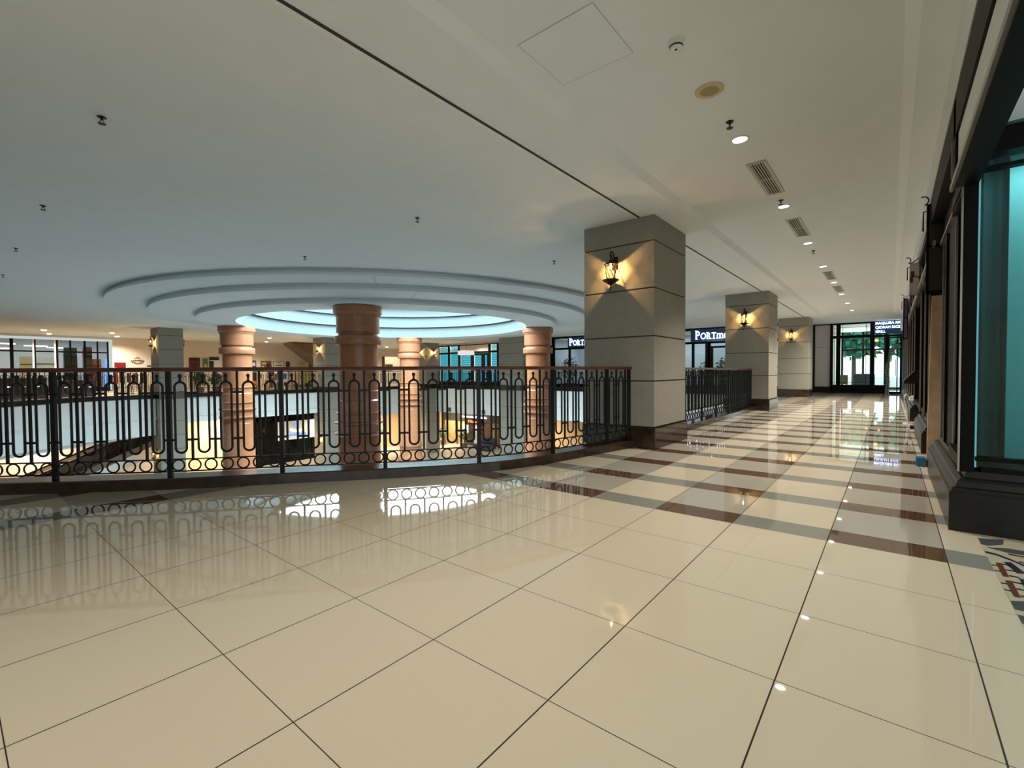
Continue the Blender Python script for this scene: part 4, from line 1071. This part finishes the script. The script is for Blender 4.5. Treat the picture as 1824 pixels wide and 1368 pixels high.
for a, c in ((8.6, 9.55), (9.65, 10.85), (13.7, 15.15), (15.25, 16.95), (17.05, 18.95), (19.05, 20.95), (21.05, 22.95), (23.05, 24.85)):
    b = nb(); wb(b, a, c, -.455, -.447, .5, 2.5); obj('pane', b, 'dark_glass', t)
    b = nb(); wb(b, a, c, -.43, -.42, 2.6, 2.95); obj('pane', b, 'teal_glass', t)
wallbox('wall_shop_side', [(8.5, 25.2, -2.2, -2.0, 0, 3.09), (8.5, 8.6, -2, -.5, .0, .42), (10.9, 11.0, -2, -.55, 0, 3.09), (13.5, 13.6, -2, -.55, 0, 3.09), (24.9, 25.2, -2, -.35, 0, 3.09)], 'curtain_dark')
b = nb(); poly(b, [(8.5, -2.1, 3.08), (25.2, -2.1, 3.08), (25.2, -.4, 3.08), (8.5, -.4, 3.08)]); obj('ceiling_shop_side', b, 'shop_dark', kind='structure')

# leaning board and small things beside it
t = thing('plywood_board', 'tall tan plywood board leaning upright beside the right shop window', 'board', (7.50, -.34, 0))
b = nb()
lo = [(0, 0), (.05, .0), (.05, -.50), (0, -.50)]
bv = [b.verts.new((x + .0, y, .06)) for x, y in lo] + [b.verts.new((x + .10, y - .035, 2.04)) for x, y in lo]
for f in ((0, 1, 2, 3), (4, 5, 6, 7), (0, 1, 5, 4), (1, 2, 6, 5), (2, 3, 7, 6), (3, 0, 4, 7)): b.faces.new([bv[i] for i in f])
obj('sheet', b, 'plywood', t)
b = nb(); bx(b, -.02, .07, -.50, .0, 0, .06); obj('foot', b, 'shop_dark', t)
tag(obj('foam_block', bx(nb(), -.06, .08, -.045, .045, 0, .11), 'blue_plastic', loc=(7.38, -.285, 0), bevel=.012), 'blue foam block on the floor at the foot of the plywood board', 'block')
def blade_sign(lb, x, y0, y1, z0, z1, mats, scroll):
    t = thing('hanging_sign', lb, 'sign', (x, y1, z0), group='bracket signs on the right shop fronts')
    w, h = y1 - y0, z1 - z0
    b = nb(); bx(b, -.05, .05, -w, -.0, 0, h); obj('board', b, mats[0], t)
    b = nb()
    for q in ((-w, -w + .02), (-.02, 0)): bx(b, -.056, .056, *q, 0, h)
    for q in (0, h * .52, h - .025): bx(b, -.056, .056, -w, 0, q, q + .025)
    obj('frame', b, mats[1], t)
    b = nb(); tube(b, [(0, .03, h - .28), (0, .03, h - .06), (0, -w, h - .04)], .008, 6)
    tube(b, [(0, -w, h + .09), (0, -.03, h + .015)], .008, 6)
    tube(b, [(0, -.03 + .0, h + .015)] + [(0, .035 + .05 * math.cos(a), h + .065 + .05 * math.sin(a)) for a in [R(q) for q in range(250, 60, -15)]], .007, 6, flat_up=Vector((1, 0, 0)))
    obj('scroll_bracket', b, 'iron', t)
    for q in mats[2:]:
        b = nb(); bx(b, -.058, -.05, -w * q[1], -w * q[0], h * q[2], h * q[3]); obj('print', b, q[4], t)
    return t
blade_sign('tall black bracket sign with curled iron top above the plywood board', 7.2, -.46, -.30, 2.02, 3.02, ['shop_dark', 'black_frame'], 1)
blade_sign('cream bracket sign with red print beyond the tall black one', 10.8, -.36, -.235, 2.45, 3.0, ['white_panel', 'white_panel', (.1, .5, .55, .75, 'print_red'), (.0, .35, .4, .55, 'maroon')], 0)
blade_sign('far dark violet bracket sign with curled iron top near the end shop', 16.0, -.33, -.23, 1.95, 3.0, ['print_violet', 'black_frame'], 1)
t = thing('menu_stand', 'dark stand with sloping top against the right shop front', 'stand', (12.0, -.36, 0))
b = nb(); v = [b.verts.new(c) for c in ((-.18, -.22, 1.14), (-.18, .02, 1.12), (-.18, .17, .93), (-.18, .165, .88), (-.18, -.22, .88), (.25, -.22, 1.14), (.25, .02, 1.12), (.25, .17, .93), (.25, .165, .88), (.25, -.22, .88))]
b.faces.new(v[:5]); b.faces.new(v[5:][::-1])
for i in range(5): b.faces.new((v[i], v[(i + 1) % 5], v[5 + (i + 1) % 5], v[5 + i]))
obj('sloping_top', b, 'black_stone', t)
b = nb()
for x in (-.09, .22): bx(b, x - .02, x + .02, -.10, -.06, .04, .92)
obj('leg', b, 'black_frame', t)
b = nb(); bx(b, -.12, .25, -.2, .06, 0, .04); obj('foot', b, 'black_frame', t)
t = thing('barrier_pole', 'curved white plastic pole leaning beside the menu stand', 'pole', (13.0, -.24, 0))
b = nb(); tube(b, [(0, -.05, .02), (0, -.035, .3), (0, .0, .5), (0, .01, .58), (0, -.03, .63)], .022, 8); obj('pole', b, 'white_plastic', t, smooth=True)
b = nb(); lathe(b, [(.01, 0), (.09, 0), (.08, .02), (.02, .03)], 16, 0, -.05); obj('foot', b, 'white_plastic', t)
t = thing('plastic_bag', 'small crumpled white plastic bag on the plinth beside the white pole', 'bag', (13.75, -.40, .43))
b = nb(); bmesh.ops.create_icosphere(b, subdivisions=3, radius=.09)
rn = random.Random(3)
for q in b.verts: q.co *= rn.uniform(.75, 1.1)
for q in b.verts: q.co.z = max(q.co.z, -.06) + .06
obj('film', b, 'white_plastic', t)

# ------------------------------------------------------------------ patterned tiles at the shop entrance
t = thing('patterned_floor', 'patterned tile floor with brown and navy figures at the right shop entrance', 'floor tiles', (3.0, -1.6, 0), kind='structure')
def mosaic(mat, polys, name='inlay', z=.0016):
    b = nb()
    for q in polys: prism(b, [(x - 3.0, y + 1.6) for x, y in q], .0005, z)
    return obj(name, b, mat, t)
mosaic('mosaic_cream', [[(-6, -2.75), (4.53, -2.75), (4.53, -.468), (-6, -.468)]], 'ground_tile', .0012)
def hfig(x):
    out = []
    out.append([(x, -.492), (x + .24, -.492), (x + .25, -.52), (x + .0, -.518)])
    return out
xs = [3.70, 3.40, 2.75, 2.45, 1.8, 1.5]
mosaic('rust', [q for x in xs for q in hfig(x)])
mosaic('navy', [[(x + d, -.47), (x + d + .02, -.47), (x + d + .02, -.492), (x + d, -.492)] for x in xs for d in (.07, .17)] + [[(x + d, -.52), (x + d + .022, -.52), (x + d + .022, -.56), (x + d, -.56)] for x in xs for d in (.02, .12, .22)], 'inlay')
def band(cs, w): 
    return [[(a[0] - w, a[1]), (a[0] + w, a[1]), (c[0] + w, c[1]), (c[0] - w, c[1])] for a, c in zip(cs, cs[1:])]
mosaic('navy', band([(4.13, -.47), (4.11, -.52), (4.05, -.57), (3.98, -.61), (3.93, -.70), (3.92, -.9)], .022) + [[(3.80, -.56), (3.98, -.53), (4.0, -.565), (3.82, -.60)], [(3.50, -.555), (3.72, -.555), (3.70, -.6), (3.5, -.6)]])
mosaic('slate', [[(4.44, -.47), (4.30, -.47), (4.28, -.50), (4.37, -.58), (4.5, -.6)], [(4.24, -.49), (4.26, -.52), (4.30, -.59), (4.29, -.72), (4.20, -.70), (4.19, -.58)], [(3.33, -.47), (3.36, -.52), (3.36, -.7), (3.22, -.7), (3.22, -.47)], [(3.16, -.47), (3.18, -.7), (3.08, -.7), (3.06, -.47)]])
mosaic('rust', [[(4.02, -.60), (4.0, -.75), (4.03, -.75), (4.05, -.6)], [(4.15, -.57), (4.13, -.75), (4.17, -.75), (4.18, -.58)]])

# ------------------------------------------------------------------ lower mall floor seen through the railing
t = thing('escalator', 'escalator on the lower floor rising from left to right under the white slab edge', 'escalator', (2.2, 29.6, -4.2))
A, B_ = Vector((-1.2, 0, -.62)), Vector((5.6, 0, 2.30))
def slope_box(b, y0, y1, dz0, dz1, a=A, c=B_):
    vs = []
    for p in (a, c):
        for y in (y0, y1):
            for dz in (dz0, dz1): vs.append(b.verts.new((p.x, y, p.z + dz)))
    for f in ((0, 1, 3, 2), (4, 6, 7, 5), (0, 4, 5, 1), (2, 3, 7, 6), (0, 2, 6, 4), (1, 5, 7, 3)): b.faces.new([vs[i] for i in f])
b = nb(); slope_box(b, -.05, 2.0, -.75, -.25); obj('truss', b, 'fascia_white', t)
for y in (-.05, 1.35):
    b = nb(); slope_box(b, y, y + .10, -.25, .05); obj('skirt', b, 'step_metal', t)
    b = nb(); slope_box(b, y + .03, y + .06, .05, .72); obj('balustrade', b, 'smoke_glass', t)
    b = nb(); slope_box(b, y + .0, y + .09, .72, .80); obj('handrail', b, 'iron', t)
b = nb()
for k in range(20):
    p = A.lerp(B_, k / 20); q = A.lerp(B_, (k + 1) / 20); bx(b, p.x, q.x, .06, 1.34, p.z - .28, q.z - .18)
obj('steps', b, 'step_metal', t)
# shops and walls at the back of the lower floor
wallbox('wall_lower_shop', [(-2.0, 7.9, 32.8, 33, LF, -1.82)], 'lower_wall')
t = thing('window_8', 'dark glazed shop front on the lower floor right of the left round column', 'window', (14.9, 32.2, LF), kind='structure')
b = nb(); bx(b, -2.6, 2.9, -.03, .06, 0, .3)
for x in (-2.55, -1.75, -.75, .35, 1.3, 2.0, 2.85): bx(b, x - .07, x + .07, -.06, .06, 0, 3.57)
bx(b, -2.6, 2.9, -.06, .06, 2.9, 3.57); bx(b, -2.6, 2.9, -.05, .05, 1.5, 1.58); obj('frame', b, 'black_frame', t)
for a, c in zip((-2.5, -1.7, -.7, .4, 1.35, 2.05), (-1.8, -.8, .3, 1.25, 1.95, 2.8)):
    b = nb(); bx(b, a, c, -.01, .01, .3, 2.9); obj('pane', b, 'dark_glass', t)
wallbox('wall_lower_interior', [(12.0, 18.2, 32.9, 33.0, LF, -1.32)], 'shop_dark')
t = thing('shop_sign', 'large white sign board with blue and yellow glowing emblem on the lower floor', 'sign', (15.85, 32.0, -2.72))
b = nb(); bx(b, -1.45, 1.45, -.04, .04, -.62, .64); obj('sign_board', b, 'sign_white', t)
b = nb(); bx(b, -.9, .45, -.06, -.04, -.38, -.22); ball(b, (-.22, -.06, .36), .12, 10, 8, (1.1, .2, 1.7)); obj('emblem', b, 'sign_blue', t)
b = nb(); prism(b, [(-.72, 0), (-.62, .12), (-.45, .02), (-.15, -.04), (.18, .04), (.32, .16), (.38, .02), (.18, -.14), (-.15, -.2), (-.55, -.14)], 0, .02)
for q in b.verts: q.co = Vector((q.co.x, -.05 - q.co.z, q.co.y + .05))
obj('emblem', b, 'sign_yellow', t)
t = thing('counter', 'dark counter with small white cups inside the lower dark shop', 'counter', (14.2, 32.6, LF))
b = nb(); bx(b, -1.2, 1.2, -.15, .2, 0, 1.0); obj('body', b, 'shop_dark', t)
b = nb()
for x in (-.3, .1, .25): lathe(b, [(.001, 1.0), (.05, 1.0), (.06, 1.12), (.001, 1.12)], 10, x, 0)
obj('cup', b, 'white_plastic', t)
# right lower shop with running letters
t = thing('shop_kiosk', 'brown lower floor shop front under the red running letter display', 'shop', (28.0, 27.2, LF))
b = nb(); bx(b, -.1, .1, -3.2, 3.3, 2.0, 2.7); obj('header', b, 'shop_dark', t)
for y in (-3.1, -2.2, -1.1, .55, 1.6, 3.2):
    b = nb(); bx(b, -.08, .08, y - .09, y + .09, 0, 2.0); obj('post', b, 'brown_wood', t)
for y0, y1, mt in ((1.7, 3.1, 'olive_panel'), (.65, 1.5, 'olive_panel'), (-1.0, -.4, 'paper_white'), (-2.1, -1.2, 'brown_wood'), (-3.0, -2.3, 'olive_panel'), (-.3, .45, 'shop_dark')):
    b = nb(); bx(b, -.02, .02, y0, y1, 0, 2.0); obj('panel', b, mt, t)
t = thing('led_display', 'red and white glowing running letter display over the lower shop', 'sign', (27.82, 26.7, -2.62))
b = nb(); bx(b, 0, .06, -.9, .9, -.45, .0); obj('housing', b, 'black_frame', t)
b = nb(); rn = random.Random(5); y = .62
while y > -.6:
    w = rn.uniform(.04, .1); h = rn.uniform(.12, .24)
    bx(b, -.02, 0, y - w, y, -.36, -.36 + h)
    if rn.random() < .6: bx(b, -.02, 0, y - w * 1.7, y, -.36 + h * .4, -.36 + h * .55)
    y -= w + rn.uniform(.05, .12)
obj('lettering', b, 'sign_red', t)
b = nb(); y = 1.3
while y > -1.35:
    w = rn.uniform(.06, .14); bx(b, -.03, .0, y - w, y, .04, .04 + rn.uniform(.1, .18)); y -= w + rn.uniform(.03, .08)
obj('lettering', b, 'sign_glow', t)
t = thing('notice_board', 'pale pink notice board in front of the lower shop', 'board', (27.5, 27.4, LF))
b = nb(); bx(b, -.03, .03, -.42, .42, 1.05, 1.75); obj('board', b, 'paper_white', t)
b = nb(); bx(b, -.02, .02, -.04, .04, 0, 1.05); bx(b, -.15, .15, -.2, .2, 0, .04); obj('stand', b, 'black_frame', t)
pot_plant('tall green plant in front of the lower shop below the pink notice board', 26.9, 26.9, LF, 1.5, .45, dens=220)
pot_plant('tall green plant at the left side of the lower shop', 26.9, 29.4, LF, 1.7, .4, dens=200)
t = thing('sofa', 'dark blue sofa in front of the right end of the lower shop', 'sofa', (26.8, 24.6, LF))
b = nb(); bx(b, -.4, .4, -.9, .9, .1, .5); obj('seat', b, 'navy', t, bevel=.06)
b = nb(); bx(b, .2, .45, -.9, .9, .5, 1.0); obj('backrest', b, 'navy', t, bevel=.08)
def disc(lb, loc, rot):
    t = thing('wall_speaker', lb, 'speaker', loc, group='round grey speakers in the white slab edge'); t.rotation_euler = rot
    b = nb(); lathe(b, [(.001, .02), (.15, .02), (.17, .01), (.17, 0)], 24); obj('grille', b, 'slate', t)
    b = nb(); lathe(b, [(.165, .0), (.19, .0), (.19, .025), (.165, .025)], 24); obj('ring', b, 'alu', t)
fa = math.atan2(1.0, -1.0)
disc('round grey speaker in the white slab edge at the left edge of the picture', (1.70, 26.30, -1.35), (R(90), 0, R(45)))
disc('round grey speaker in the white slab edge above the escalator', (3.62, 27.93, -.95), (R(90), 0, R(38)))
disc('left round speaker in the white slab edge above the running letters', (24.2, 25.7, -1.60), (R(90), 0, R(-90)))
disc('right round speaker in the white slab edge beside the dark grey pillar', (24.2, 22.25, -1.62), (R(90), 0, R(-90)))
area((11.0, 31.2, -1.36), (0, 0, 0), 1.2, 1.2, LOW_P, (1, .78, .52))
for x, y, p in ((18.0, 31.2, LOW_P * .4), (21, 31.2, LOW_P), (26.4, 28.5, LOW_P * .7), (26.2, 20, LOW_P * .4), (26.2, 10, LOW_P * .4), (3, 31.6, LOW_P * .4)):
    area((x, y, -1.86), (0, 0, 0), 1.2, 1.2, p, (1, .78, .52))
# ------------------------------------------------------------------ world and view
w = bpy.data.worlds.new('world'); SC.world = w; w.use_nodes = True
bg = w.node_tree.nodes['Background']; bg.inputs[0].default_value = (.85, .97, 1.0, 1); bg.inputs[1].default_value = 1.8
SC.view_settings.view_transform = 'Standard'; SC.view_settings.look = 'None'
SC.view_settings.gamma = 1; SC.view_settings.use_curve_mapping = False
SC.view_settings.exposure = 0
SC.cycles.max_bounces = 8; SC.cycles.diffuse_bounces = 5; SC.cycles.glossy_bounces = 4; SC.cycles.transparent_max_bounces = 12
SC.cycles.caustics_reflective = False; SC.cycles.caustics_refractive = False
SC.cycles.sample_clamp_indirect = 6
SC.cycles.use_denoising = True
